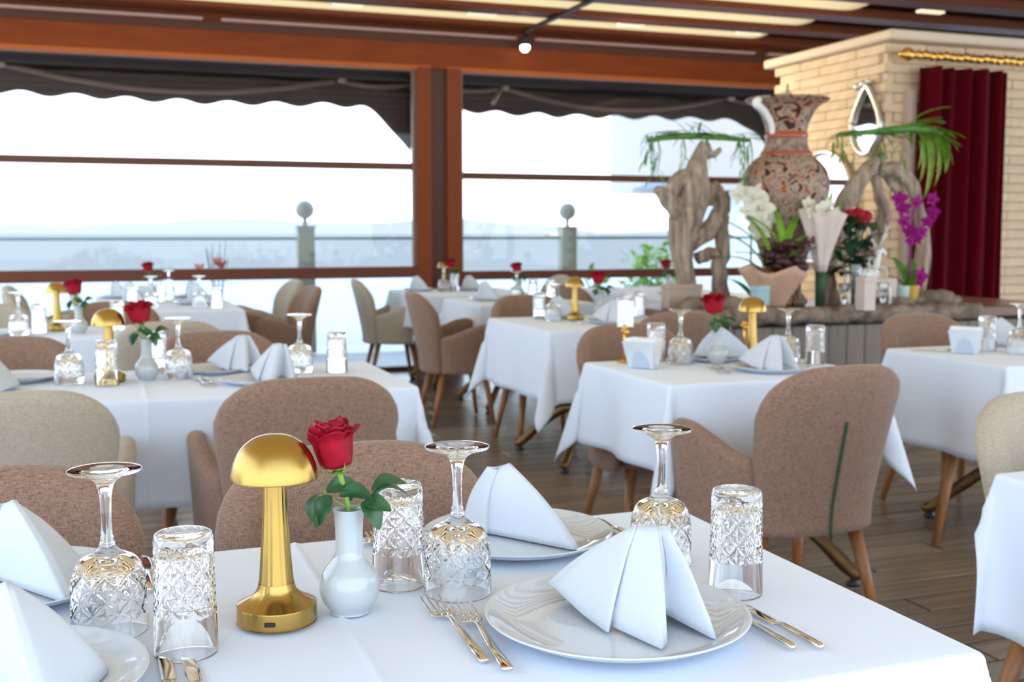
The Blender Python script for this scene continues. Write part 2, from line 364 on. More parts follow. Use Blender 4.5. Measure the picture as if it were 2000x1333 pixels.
def awning(x0, x1, label, joints):
    aw = empty('awning', (0, 0, 0)); tag(aw, label, 'awning', 'dark brown awnings outside the windows')
    W = x1-x0
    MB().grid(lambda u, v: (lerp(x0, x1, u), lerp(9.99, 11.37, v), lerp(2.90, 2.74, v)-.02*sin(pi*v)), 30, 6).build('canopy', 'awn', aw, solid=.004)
    def low(x):
        d = min(x1-x, x-x0+9 if x0 < 0 else 9); dl = 99
        e_ = max(0, .55-d)/.55; return 2.505-.47*e_**1.7-.022*sin(x*2*pi/.46)-.012*sin(x*1.7)
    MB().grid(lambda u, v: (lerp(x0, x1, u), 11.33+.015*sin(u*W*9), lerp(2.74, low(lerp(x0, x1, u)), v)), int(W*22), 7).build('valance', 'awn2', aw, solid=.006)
    js = [x0]+joints+[x1]
    for a, b in zip(js[:-1], js[1:]):
        dr = .18*min(1, (b-a)/2.5)
        MB().tube([(lerp(a, b, q/8), 11.27, 2.76-dr*4*(q/8)*(1-q/8)) for q in range(9)], .028, 8, 2).build('hem_roll', mat('hem', (.22, .13, .10), .8), aw)
    for a, b in zip(js[:-1], js[1:]):
        MB().tube([(a, 11.20, 2.79), (b, 11.20, 2.79)], .019, 8, 0).build('bar', 'alu', aw)
    for j in joints:
        MB().box((j, 11.18, 2.77), (.07, .07, .10)).tube([(j, 11.18, 2.80), (j-.22, 10.9, 2.55)] if j in arms else [(j, 11.18, 2.80), (j+.05, 11.1, 2.86)], .022, 8, 0).build('arm', mat('arm_metal', (.50, .40, .28), .35, .4), aw)
    MB().grid(lambda u, v: (x1-.02+.02*sin(v*9), lerp(10.2, 11.33, u), lerp(2.88, 2.70-.65*u**2, v)), 9, 6).build('end_flap', 'awn', aw, solid=.006)
arms = (4.05,)
awning(-4.6, 3.08, 'dark brown scalloped awning hanging outside the left window', [-.72, 2.35])
awning(3.25, 7.45, 'dark brown scalloped awning hanging outside the right window', [4.05, 6.75])
hs_ = empty('house', (8.35, 15.4, 0)); tag(hs_, 'white house wall with grey sloping roof beyond the right window', 'house')
MB().box((2.0, 1.2, 2.85), (3.9, 2.4, 1.9)).build('upper_wall', mat('house_wall', (.54, .47, .42), .8), hs_, smooth=False)
MB().box((2.6, 1.25, .95), (2.7, 2.3, 1.9)).build('lower_wall', 'white', hs_, smooth=False)
MB().add([(-.42, -.2, 1.92), (.05, -.2, 2.08), (.05, .6, 2.08), (-.42, .6, 1.92), (-.42, -.2, 1.88), (.05, -.2, 1.88), (.05, .6, 1.88), (-.42, .6, 1.88)], [(0, 1, 2, 3), (4, 7, 6, 5), (0, 4, 5, 1), (1, 5, 6, 2), (2, 6, 7, 3), (3, 7, 4, 0)]).build('porch_roof', 'greyroof', hs_, smooth=False)
leaf_me0 = MB().grid(lambda u, v: ((v-.5)*.5*sin(pi*min(u*1.02, 1))**.8, u, .15*sin(pi*u)+.12*abs(v-.5)), 7, 5).mesh('leaf')
def shrub(c, rx, rz, n, m, label, name='shrub'):
    r = empty(name, c); tag(r, label, 'shrub')
    st = MB()
    for i in range(5): st.tube([(0, 0, 0), (random.uniform(-.5, .5)*rx, random.uniform(-.2, .2), rz*.7), (random.uniform(-.8, .8)*rx, random.uniform(-.3, .3), rz*1.3)], [.02, .014, .008], 6, 3)
    st.build('branch', 'stem', r)
    me = leaf_me0.copy(); me.materials.append(M[m])
    for i in range(n):
        a = random.uniform(0, 2*pi); q = sqrt(random.random()); o = bpy.data.objects.new('leaf', me); COL.objects.link(o); o.parent = r
        o.location = (rx*q*cos(a), .5*rx*random.uniform(-1, 1), rz*(.9+.75*q*sin(a))); o.rotation_euler = (random.uniform(-.6, 1.2), random.uniform(-.6, .6), random.uniform(0, 6.3)); s = random.uniform(.10, .17); o.scale = (s, s, s)
    return r
shrub((6.36, 12.3, 0), .36, .66, 290, 'shrub', 'sunlit yellow green shrub outside, left of the driftwood')
shrub((5.15, 11.2, 0), .13, .58, 30, 'shrub', 'small round green shrub at the foot of the right window')
fl_ = empty('red_flower_plant', (1.05, 10.6, 0)); tag(fl_, 'coral red spiky flowers outside behind the far left table', 'plant')
q = MB()
for i in range(9): a = i*.7; q.tube([(0, 0, 0), (.03*cos(a), .03*sin(a), .6), (.10*cos(a), .1*sin(a), 1.02+.02*i)], [.006, .005, .003], 5, 4)
q.build('stem', 'greenD', fl_); q = MB()
for dx, z in ((0, .985), (.04, .96), (-.16, .93)):
    for i in range(7): a = i*.9; q.tube([(dx, 0, z-.03), (dx+.045*cos(a), .045*sin(a), z+.035)], [.018, .006], 5, 0)
q.build('flower', 'coral', fl_)
bt = empty('boat', (620, 1500, -8.6)); tag(bt, 'tiny orange hulled boat far out on the sea', 'boat')
MB().grid(lambda u, v: (lerp(-16, 16, u), (v-.5)*7*sin(pi*(.08+.84*u)), 4*abs(v-.5)*2+1.5*(2*u-1)**2), 13, 7).build('hull', 'kraft', bt, solid=.3)
MB().box((0, 0, 5.5), (12, 4, 4)).build('cabin', 'white', bt, smooth=False)

# ------------------------------------------------------------------ stone pavilion on the right
PX, PY = 5.5, 6.95
pv = struct(MB().box((PX+2.02, PY+.72, 1.32), (3.98, 1.38, 2.64)).build('wall_pavilion', 'mortar', smooth=False), 'sandstone clad pavilion in the right corner')
for side in (0, 1):
    bl, hgt = (.365, .072)
    me = MB().box((0, 0, 0), (bl-.004, .03, hgt-.004) if side else (.03, bl-.004, hgt-.004), bev=.004).mesh('stone', False); me.materials.append(M['brick'])
    for r in range(29):
        z = 2.64-hgt*(r+.5); nb = 4 if not side else 6
        for c_ in range(nb):
            p = (c_+.5+(.25 if r % 2 else -.02))*bl
            if side and p > 2.3 or not side and p > 1.36: continue
            if side and .32 < p < 1.0 and r > 3: continue
            o = bpy.data.objects.new('brick', me); COL.objects.link(o); o.parent = pv
            o.location = (PX+p, PY+.02-random.uniform(0, .006), z) if side else (PX+.02-random.uniform(0, .006), PY+p, z)
MB().box((PX+2.0, PY+.68, 2.675), (4.16, 1.66, .07), bev=.012).build('cap', 'capst', pv, smooth=False)
dr_ = struct(empty('door_1', (PX, PY, 0)))
MB().box((.2, -.03, 1.15), (.07, .07, 2.3)).build('jamb', mat('jamb', (.5, .38, .31), .6), dr_, smooth=False)
MB().box((.36, .0, 1.12), (.26, .05, 2.18)).build('door_leaf', mat('dark_panel', (.055, .045, .035), .5), dr_, smooth=False)
MB().box((1.52, -.03, 1.15), (.07, .07, 2.3)).build('jamb', mat('jamb2', (.36, .25, .19), .6), dr_, smooth=False)
MB().box((1.72, -.02, 2.36), (.50, .06, .17)).build('vent_box', mat('pale_box', (.55, .50, .42), .6), dr_, smooth=False)
cu = MB()
def cur(u, v):
    x = PX+.215+.79*u+.01*sin(v*3+u*9); g_ = u+.018*sin(u*23); f = sin(g_*2*pi*5.4+.5)*(.05+.015*sin(u*11))*(1-.25*v)+.012*sin(u*47+v)
    return (x-.025*v*(1-2*u), PY-.15+f, lerp(2.455, .35, v))
cu.grid(cur, 150, 14); tag(cu.build('curtain', 'velvet', solid=.006), 'deep crimson velvet curtain hanging on the sandstone pavilion', 'curtain')
cn = empty('curtain_cornice', (PX, PY-.12, 2.54)); tag(cn, 'ornate gilded curtain pole above the crimson curtain', 'curtain pole')
MB().tube([(.10, 0, 0), (2.3, 0, 0)], .026, 12, 0).build('pole', 'gold2', cn)
kn = MB()
for i in range(34): kn.sphere((.18+i*.062, -.01, .005*sin(i*2)), .032, 8, 6, (1, .8, 1.1))
kn.build('carved_bead', 'gold2', cn)['kind'] = 'stuff'
MB().sphere((.09, 0, 0), .05, 12, 8).sphere((.045, 0, 0), .028, 10, 6).build('finial', 'gold2', cn)
def mirror(name, y, z, hw, hh, label, arch):
    r = empty(name, (PX-.02, y, z)); tag(r, label, 'mirror')
    def out(t):
        a = 2*pi*t; c_, s_ = cos(a), sin(a)
        if arch: return (hw*c_, hh*(s_ if s_ > 0 else max(-1, s_*2.2)))
        return (hw*c_*(1-.62*max(0, s_)**1.5), hh*(s_*(1.0 if s_ < 0 else 1.25)))
    n = 56; P = [out(i/n) for i in range(n)]
    MB().add([(-.01, a, b) for a, b in P]+[(.012, a, b) for a, b in P], [tuple(range(n))[::-1], tuple(range(n, 2*n))]+[(i, (i+1) % n, n+(i+1) % n, n+i) for i in range(n)]).build('glass', 'mirror', r, smooth=False)
    f = MB().tube([(-.015, a*1.06, b*1.06) for a, b in P+P[:2]], .022, 8, 0)
    if not arch: f.sphere((-.02, .03, hh*1.42), .035, 10, 6).sphere((-.02, -.03, hh*1.5), .025, 10, 6).sphere((-.02, .09, hh*1.36), .04, 10, 6, (1, 1.2, .8))
    f.build('frame', 'silver', r)
mirror('drop_mirror', 7.12, 2.06, .155, .21, 'teardrop mirror in ornate silver frame high on the stone wall', False)
mirror('arched_mirror', 7.64, 1.45, .38, .41, 'arched mirror low on the stone wall reflecting the sky', True)

# ------------------------------------------------------------------ display counter
cb = empty('display_counter', (3.1, 5.5, 0)); tag(cb, 'wood panelled display counter with rough bark edged top under the driftwood', 'counter')
MB().box((1.35, .5, .36), (2.66, .92, .72)).build('body', 'joint', cb, smooth=False)
bd = MB().box((0, 0, 0), (.125, .02, .70), bev=.004).mesh('board', False); bd.materials.append(M['counter'])
for i in range(21):
    o = bpy.data.objects.new('board', bd); COL.objects.link(o); o.parent = cb; o.location = (.09+i*.128, .03, .36)
MB().box((1.35, .5, .765), (2.72, 1.0, .07), bev=.01).build('top', 'counttop', cb, smooth=False)
MB().grid(lambda u, v: (lerp(-.02, 2.0, u), -.01-.03*sin(pi*v)*(1+.6*noise.noise((u*14, v*3, 1))), lerp(.73, .82, v)+.025*noise.noise((u*18, v*2, 5))), 120, 6).build('bark_edge', 'rock', cb, solid=.02)

CZ = .80
# big urn
ur = empty('painted_urn', (4.02, 6.0, CZ)); tag(ur, 'tall painted urn with scrolling rust and cream pattern and white handle', 'urn')
def prof(P, n=6): return [(p.x, p.z) for p in crom([(r, 0, z) for r, z in P], n)]
MB().lathe(prof([(.13, 0), (.15, .03), (.11, .10), (.125, .22), (.165, .38), (.222, .54), (.258, .66), (.268, .75), (.245, .835), (.195, .895), (.155, .925)]), 56).build('body', 'urn', ur)
MB().lathe(prof([(.157, .915), (.160, .93), (.152, .945)], 4), 48).build('lower_band', 'rust', ur)
MB().lathe(prof([(.150, .94), (.132, .98), (.124, 1.03)], 4), 48).build('pale_band', 'urnpale', ur)
MB().lathe(prof([(.126, 1.025), (.130, 1.04), (.126, 1.065)], 4), 48).build('upper_band', 'rust', ur)
MB().lathe(prof([(.122, 1.06), (.135, 1.12), (.18, 1.21), (.248, 1.256), (.252, 1.265), (.235, 1.262), (.15, 1.18), (.11, 1.08)]), 56).build('neck', 'urn', ur)
MB().tube([(-.235, -.06, 1.25), (-.265, -.07, 1.225), (-.19, -.05, 1.18), (-.13, -.035, 1.11), (-.118, -.03, 1.05)], [.02, .026, .022, .02, .018], 12, 5).build('handle', 'white', ur)
MB().sphere((0, 0, 1.27), .03, 10, 8, (1, 1, 1.8)).tube([(0, 0, 1.2), (0, 0, 1.36)], [.02, .006], 8, 0).build('finial', 'silver', ur)
# driftwood
def knot(seed, amt=.36): return lambda a, t: 1+amt*noise.noise((cos(a)*1.6+seed, sin(a)*1.6, t*8))+.14*noise.noise((cos(a)*4+seed, sin(a)*4, t*5))+.12*sin(3*a+t*7+seed)
def driftwood(base, label, tubes):
    r = empty('driftwood', base); tag(r, label, 'driftwood', 'driftwood sculptures on the display counter')
    for i, (P, rad, nm) in enumerate(tubes): MB().tube(P, rad, 26, 10, knot(i*3.1+base[0])).build(nm, 'drift', r)
    return r
driftwood((3.36, 6.0, CZ), 'pale knotted driftwood trunk left of the painted urn', [
 ([(-.02, 0, -.02), (.0, .02, .14), (-.05, 0, .34), (-.02, .02, .52), (.02, 0, .72), (.06, .02, .88), (.10, 0, .99)], [.085, .05, .06, .095, .085, .05, .03], 'trunk'),
 ([(-.03, 0, .56), (-.12, -.01, .62), (-.21, 0, .70), (-.215, 0, .66)], [.08, .06, .03, .008], 'branch'),
 ([(.0, 0, .78), (-.10, 0, .74), (-.20, 0, .63)], [.06, .05, .012], 'branch'),
 ([(.02, 0, .62), (.14, .02, .68), (.20, 0, .74)], [.06, .055, .03], 'branch'),
 ([(.0, .0, .40), (.13, .02, .46), (.21, 0, .58), (.20, 0, .70)], [.05, .045, .05, .045], 'branch'),
 ([(.21, 0, .55), (.23, .0, .36), (.20, 0, .22), (.24, 0, .0)], [.045, .04, .05, .045], 'branch'),
 ([(.05, 0, .30), (.16, 0, .33), (.22, 0, .30)], [.04, .03, .035], 'branch'),
 ([(.08, 0, .93), (.15, 0, .92), (.20, 0, .955)], [.03, .022, .01], 'branch'),
 ([(-.02, -.02, .10), (-.03, -.05, .04), (-.07, -.08, -.01)], [.05, .04, .03], 'root')])
driftwood((4.75, 6.0, CZ), 'looping grey driftwood arch right of the painted urn', [
 ([(-.36, 0, .30), (-.33, 0, .50), (-.28, 0, .66), (-.16, 0, .80), (-.05, .02, .90), (.02, 0, .94)], [.075, .06, .058, .048, .04, .025], 'trunk'),
 ([(-.02, .02, .85), (.10, 0, .86), (.22, 0, .76), (.28, 0, .60), (.33, 0, .42), (.34, 0, .25), (.31, 0, .10), (.27, 0, -.02)], [.035, .045, .04, .035, .04, .045, .05, .06], 'arch'),
 ([(-.02, .06, .82), (.02, .06, .70), (.06, .06, .58), (.0, .06, .42), (-.10, .05, .30)], [.035, .03, .04, .05, .07], 'branch'),
 ([(-.36, 0, .42), (-.24, .04, .34), (-.10, .05, .30), (.02, .05, .38)], [.06, .07, .075, .04], 'branch'),
 ([(-.38, 0, .36), (-.40, 0, .18), (-.36, 0, -.02)], [.065, .045, .055], 'trunk_foot'),
 ([(.06, .04, .84), (.16, .05, .72), (.20, .04, .62)], [.04, .03, .02], 'branch')])
def rocks(c, n, sx_, label):
    r = empty('rock_base', c); tag(r, label, 'rocks', 'rough bases around the driftwood')
    for i in range(n):
        s = random.uniform(.04, .075); sd = random.random()*9
        MB().sphere((lerp(-sx_, sx_, (i+.5)/n), random.uniform(-.07, .07), s*.5), s, 12, 8, (1.4, 1, .75), lambda d: .3*noise.noise(d*1.8+Vector((sd, 0, 0)))).build('rock', 'rock', r)
rocks((3.42, 5.72, CZ), 6, .24, 'rough brown bark chunks at the foot of the left driftwood')
rocks((5.0, 5.72, CZ), 4, .16, 'rough brown bark chunks at the foot of the right driftwood')
rocks((4.56, 5.66, CZ), 4, .15, 'low mossy bark chunks in front of the beige gift box')
# foliage crowns
blade_me = MB().grid(lambda u, v: ((v-.5)*.13*sin(pi*(.06+.94*u))**.7, u, .22*u*(1-u)-.25*u*u+.05*abs(v-.5)), 9, 3).mesh('blade')
def blades(parent, m, specs, name='leaf'):
    me = blade_me.copy(); me.name = name; me.materials.append(M[m])
    for p, az, el, s in specs:
        o = bpy.data.objects.new(name, me); COL.objects.link(o); o.parent = parent; o.location = p; o.rotation_euler = (el, 0, az); o.scale = (s, s, s)
fc = empty('hanging_fern', (3.40, 6.0, 1.82)); tag(fc, 'trailing green fern spread flat on top of the left driftwood', 'fern')
MB().tube([(-.33, 0, -.03), (-.15, 0, .0), (.1, 0, .005), (.35, 0, -.01)], [.012, .02, .02, .012], 8, 4).build('stem', 'greenA', fc)
sp = []
for i in range(46):
    x = random.uniform(-.33, .34); sp.append(((x, random.uniform(-.05, .05), random.uniform(-.01, .02)), random.choice((-1.5, 1.5, 1.3, -1.3))+random.uniform(-.3, .3), random.uniform(-.1, .35), random.uniform(.08, .15)))
for i in range(6): sp.append(((random.uniform(-.08, .12), 0, .01), random.uniform(-1.6, 1.6), random.uniform(.6, 1.0), random.uniform(.10, .16)))
blades(fc, 'greenA', sp)
for x0, ln, m in ((-.31, .25, 'greenA'), (-.27, .22, 'greenB'), (-.10, .19, 'greenB'), (.06, .12, 'greenA'), (.31, .25, 'greenB'), (.36, .22, 'greenA'), (.28, .12, 'greenA'), (-.34, .14, 'greenA')):
    MB().tube([(x0, 0, 0), (x0+.02, 0, -ln*.5), (x0, 0, -ln)], [.006, .004, .002], 5, 4).build('strand', 'greenA', fc)
    blades(fc, m, [((x0, 0, -ln*j/7), random.uniform(0, 6.3), random.uniform(-1.1, -.5), random.uniform(.06, .10)) for j in range(8)])
fd = empty('broad_leaf_plant', (4.88, 5.98, 1.86)); tag(fd, 'bright green arching staghorn plant on top of the right driftwood', 'plant')
MB().tube([(-.5, 0, .0), (-.2, 0, .03), (.1, 0, .06), (.3, 0, .03)], [.01, .022, .03, .02], 8, 4).build('stem', 'greenA', fd)
sp = []
for i in range(34): x = random.uniform(-.5, .1); sp.append(((x, random.uniform(-.04, .04), .02*random.random()), random.choice((1.4, -1.4, 1.2, -1.5))+random.uniform(-.3, .3), random.uniform(-.2, .4), random.uniform(.09, .16)))
for x0, ln in ((-.46, .16), (-.40, .2), (-.2, .2), (-.16, .24), (.0, .25), (-.52, .1)):
    for j in range(7): sp.append(((x0+random.uniform(-.02, .02), 0, -ln*j/7), random.uniform(0, 6.3), random.uniform(-1.2, -.5), random.uniform(.07, .12)))
blades(fd, 'greenA', sp)
sp = []
for i in range(34):
    a = random.uniform(0, 1); sp.append(((.02+.22*a, random.uniform(-.06, .06), .08-.06*a), -pi/2+random.uniform(-.9, .9), random.uniform(-.4, .7)-.5*a, random.uniform(.17, .27)))
for x0, ln in ((.12, .26), (.16, .36), (.24, .28), (.10, .18), (.32, .20), (.2, .2)): sp.append(((x0, -.03, -.02), -pi/2+random.uniform(-.2, .2), -1.35, ln))
for i in range(9): sp.append(((.20+.06*random.random(), random.uniform(-.05, .02), .0), -pi/2+random.uniform(-.5, .5), random.uniform(-1.3, -.7), random.uniform(.16, .24)))
blades(fd, 'greenB', sp, 'broad_leaf')

# orchids and bouquets
orch_me = {}
def orchid_mesh(m):
    q = MB()
    for i in range(5):
        a = pi/2+i*2*pi/5; wd = .42 if i in (1, 4) else .3
        def f(u, v, a=a, wd=wd):
            x = u*1.0; y = (v-.5)*2*wd*sin(pi*(.08+.9*u))**.8; return (x*cos(a)-y*sin(a), -.15*u*u+.12*abs(v-.5), x*sin(a)+y*cos(a))
        q.grid(f, 6, 5)
    q.sphere((0, -.12, -.08), .2, 8, 6); me = q.mesh('flower'); me.materials.append(M[m]); return me
def orchid(name, c, m, pts, label, stemm, leaves):
    r = empty(name, c); tag(r, label, 'orchid')
    top = max(p[1] for p in pts)
    MB().tube([(0, 0, .02), (-.01, 0, top*.5), (0, 0, top*.85), (.02, 0, top)], [.007, .006, .005, .003], 8, 5).build('stem', stemm, r)
    me = orchid_mesh(m)
    for x, z, s in pts:
        o = bpy.data.objects.new('flower', me); COL.objects.link(o); o.parent = r; o.location = (x, -.03, z); o.scale = (s, s, s); o.rotation_euler = (random.uniform(-.2, .3), random.uniform(-.4, .4), -.3+random.uniform(-.4, .4))
    lm = blade_me.copy(); lm.name = 'leaf'; lm.materials.append(M['greenA'])
    for az, el, s, wd in leaves:
        o = bpy.data.objects.new('leaf', lm); COL.objects.link(o); o.parent = r; o.location = (0, 0, .06); o.rotation_euler = (el, 0, az); o.scale = (s*wd, s, s)
orchid('white_orchid', (3.70, 5.85, CZ), 'ivory', [(-.11, .68, .07), (-.01, .67, .085), (.04, .60, .085), (-.05, .585, .06), (.07, .53, .075), (.03, .475, .08), (-.015, .54, .06)], 'ivory white orchid spray in front of the left driftwood', 'oak', [(.4, .8, .2, 2.5), (-1.2, .7, .2, 2.5)])
po = [(-.13, .66, .055), (-.10, .60, .052), (.0, .64, .05), (.12, .66, .052), (.13, .58, .048), (-.09, .52, .055), (.09, .52, .048), (.0, .45, .05), (-.05, .46, .045), (.05, .455, .045), (.01, .41, .04), (-.04, .40, .04), (.05, .18, .06), (.04, .14, .045)]
orchid('purple_orchid', (4.83, 5.80, CZ), 'orchid', po, 'purple orchid in yellow pot before the right driftwood', 'orchid', [(.25, 1.25, .27, 3.2), (-.7, 1.2, .27, 2.2), (1.3, .9, .2, 2.2), (2.6, 1.0, .2, 2)])
def cup(name, c, r0, r1, h, m, label, cat, n=28):
    o = MB().lathe([(0, 0), (r0, 0), (r0*1.0, .004), (r1, h), (r1-.006, h), (r0-.006, .01), (0, .01)], n, (0, 0, 0)).build(name, m, auto=40); o.location = c; return tag(o, label, cat)
cup('yellow_pot', (4.83, 5.80, CZ), .045, .055, .12, 'yellow', 'glazed yellow pot holding the purple orchid', 'pot')
cup('mint_cup', (4.735, 5.76, CZ), .035, .045, .12, 'mint', 'mint green cup beside the yellow orchid pot', 'cup')
def wrap(name, c, m, h, r0, r1, label, cat='bouquet'):
    r = empty(name, c); tag(r, label, cat)
    MB().grid(lambda u, v: ((r0+(r1-r0)*v**1.3+.02*v*sin(u*2*pi*7))*cos(2*pi*u), (r0+(r1-r0)*v**1.3+.02*v*sin(u*2*pi*7))*sin(2*pi*u), h*v+.022*v*sin(u*2*pi*4+1)), 64, 7, True).build('wrapping', m, r, solid=.002); return r
bq = wrap('wrapped_bouquet', (3.745, 5.70, CZ), 'kraft', .24, .07, .19, 'large kraft paper bouquet with burgundy foliage and green blades')
q = MB()
for i in range(26):
    a = random.uniform(0, 6.3); d = random.uniform(0, .13); q.sphere((d*cos(a)+.05, d*sin(a), .25+random.uniform(0, .14)), random.uniform(.03, .055), 8, 6, (1, 1, .7), lambda v: .25*noise.noise(v*3))
q.build('burgundy_foliage', 'burg', bq)
q = MB()
for i in range(40): a = random.uniform(0, 6.3); d = .085*sqrt(random.random()); q.sphere((.19+d*cos(a), -.03+d*sin(a)*.6, .37+d*sin(a*1.3)), .02, 6, 5)
q.build('dried_flower', 'dry', bq)['kind'] = 'stuff'
blades(bq, 'greenB', [((-.07, -.05, .28), .9, 1.0, .34), ((-.05, -.05, .28), .3, 1.2, .32), ((-.10, -.05, .26), 1.3, .9, .30), ((.04, -.06, .32), -.9, .9, .40), ((.05, -.06, .32), -1.35, .6, .38), ((.03, -.06, .34), -.3, 1.1, .34), ((.02, -.06, .34), .6, 1.0, .30), ((-.12, -.04, .24), 1.6, .5, .26), ((.06, -.06, .30), -1.6, .35, .36)], 'blade')
blades(bq, 'burg', [((.02, 0, .26), random.uniform(0, 6.3), random.uniform(.3, 1.1), random.uniform(.16, .26)) for i in range(12)], 'dark_blade')
pc = wrap('paper_cone_bouquet', (4.045, 5.65, CZ+.22), 'paper', .36, .035, .125, 'pale paper cone of white flowers beside the urn')
MB().tube([(0, 0, -.22), (0, 0, .05)], [.028, .035], 10, 0).build('stalk_bundle', 'greenD', pc)
me = orchid_mesh('ivory')
for i in range(7):
    o = bpy.data.objects.new('flower', me); COL.objects.link(o); o.parent = pc; a = i*.9; o.location = (.06*cos(a)-.05, .05*sin(a)-.03, .34+.02*i % .07); o.scale = (.05,)*3
blades(pc, 'greenB', [((-.05, 0, .34), 1.2, .9, .14), ((.05, 0, .36), -.8, 1.1, .16), ((-.1, 0, .36), 1.5, .6, .13), ((.09, -.02, .32), -1.2, 1.2, .15)], 'leaf')
rv = tag(MB().lathe([(0, 0), (.05, 0), (.055, .1), (.05, .26), (.046, .26), (.048, .1), (.044, .012), (0, .012)], 32).build('glass_vase', 'glass', auto=40), 'tall clear glass vase holding the red rose bunch', 'vase'); rv.location = (4.32, 5.70, CZ)
rb = empty('red_rose_bunch', (4.32, 5.70, CZ)); tag(rb, 'bunch of dark red roses with deep green leaves in glass vase', 'roses')
for dx, dz in ((-.06, .55), (.0, .56), (.055, .545), (.02, .52)):
    MB().sphere((dx, -.02, dz), .045, 14, 10, (1, 1, .9), lambda d: .16*noise.noise(d*2.4)).build('bloom', 'petal', rb); MB().tube([(dx*.1, 0, .02), (dx*.5, 0, .3), (dx, -.02, dz-.03)], .005, 6, 4).build('stem', 'greenD', rb)
sp = [((random.uniform(-.09, .07), random.uniform(-.05, .05), random.uniform(.2, .5)), random.uniform(0, 6.3), random.uniform(-.6, .9), random.uniform(.10, .17)) for i in range(54)]
lm = leaf_me0.copy(); lm.materials.append(M['greenD'])
for p, az, el, s in sp:
    o = bpy.data.objects.new('leaf', lm); COL.objects.link(o); o.parent = rb; o.location = p; o.rotation_euler = (el, 0, az); o.scale = (s,)*3
# little white reindeer ornaments
def deer(c, s, label, rz):
    r = empty('reindeer_figurine', c, rz); r.scale = (s,)*3; tag(r, label, 'figurine', 'white reindeer figurines on the display counter')
    q = MB().tube([(-.11, 0, .20), (-.05, 0, .215), (.05, 0, .21), (.10, 0, .23)], [.03, .045, .042, .04], 12, 5)
    q.tube([(.08, 0, .22), (.12, 0, .29), (.14, 0, .36), (.15, 0, .385)], [.038, .026, .022, .026], 10, 4).tube([(.14, 0, .385), (.19, 0, .37), (.225, 0, .35)], [.028, .02, .013], 10, 4)
    for x, y in ((-.10, .025), (-.10, -.025), (.08, .025), (.08, -.025)): q.tube([(x, y, .2), (x-.012, y, .1), (x, y, 0)], [.025, .013, .012], 8, 4)
    q.tube([(-.135, 0, .22), (-.16, 0, .20)], [.015, .006], 6, 0).build('body', 'white', r)
    for y in (1, -1):
        MB().tube([(.14, .012*y, .40), (.12, .05*y, .47), (.135, .085*y, .55)], [.009, .008, .003], 6, 4).tube([(.125, .04*y, .45), (.17, .06*y, .50)], [.006, .003], 6, 2).tube([(.125, .065*y, .51), (.09, .09*y, .56)], [.006, .003], 6, 2).build('antler', 'white', r)
        MB().tube([(.135, .02*y, .395), (.11, .055*y, .405)], [.012, .004], 6, 0).build('ear', 'white', r)
deer((4.45, 5.62, CZ), .55, 'small white reindeer figurine by the glass vase', 2.6)
deer((4.53, 5.86, CZ+.0), .9, 'taller white reindeer figurine behind the beige gift box', .3)
def boxy(name, c, d, m, label, cat, rz=0, parts=None):
    r = empty(name, c, rz); tag(r, label, cat)
    MB().box((0, 0, d[2]/2), d, bev=.004).build('body', m, r, smooth=False)
    if parts == 'lid': MB().box((0, 0, d[2]+.012), (d[0]*1.06, d[1]*1.06, .03), bev=.004).build('lid', m, r, smooth=False)
    if parts == 'handle': MB().tube([(-d[0]*.25, 0, d[2]), (-d[0]*.2, 0, d[2]+.06), (d[0]*.2, 0, d[2]+.06), (d[0]*.25, 0, d[2])], .004, 6, 4).build('handle', 'white', r)
    return r
boxy('tall_box', (4.21, 5.44, CZ+.0), (.085, .08, .17), 'paper', 'tall cream box with lid on the counter edge', 'box', .1, 'lid')
boxy('gift_box', (4.60, 5.80, CZ), (.17, .10, .17), 'paper', 'squat beige gift box before the right driftwood', 'box', -.1, 'handle')
boxy('blue_box', (3.60, 5.60, CZ), (.10, .06, .12), 'blue', 'pale blue box tucked below the kraft bouquet', 'box', .2, 'lid')
boxy('beige_box', (3.28, 5.95, CZ), (.22, .10, .12), 'taupe', 'plain taupe box behind the left driftwood base', 'box', 0, 'lid')
for i, (x, y, l) in enumerate(((4.40, 5.52, 'crystal candle holder right of the cream box'), (4.12, 5.52, 'crystal candle holder left of the cream box'))):
    o = MB().lathe(prof([(0, 0), (.028, 0), (.03, .012), (.01, .03), (.016, .06), (.01, .085), (.03, .11), (.032, .15), (.028, .15), (.02, .11), (0, .105)], 4), 24).build('candle_holder', 'glass'); o.location = (x, y, CZ); tag(o, l, 'candle holder', 'crystal candle holders')

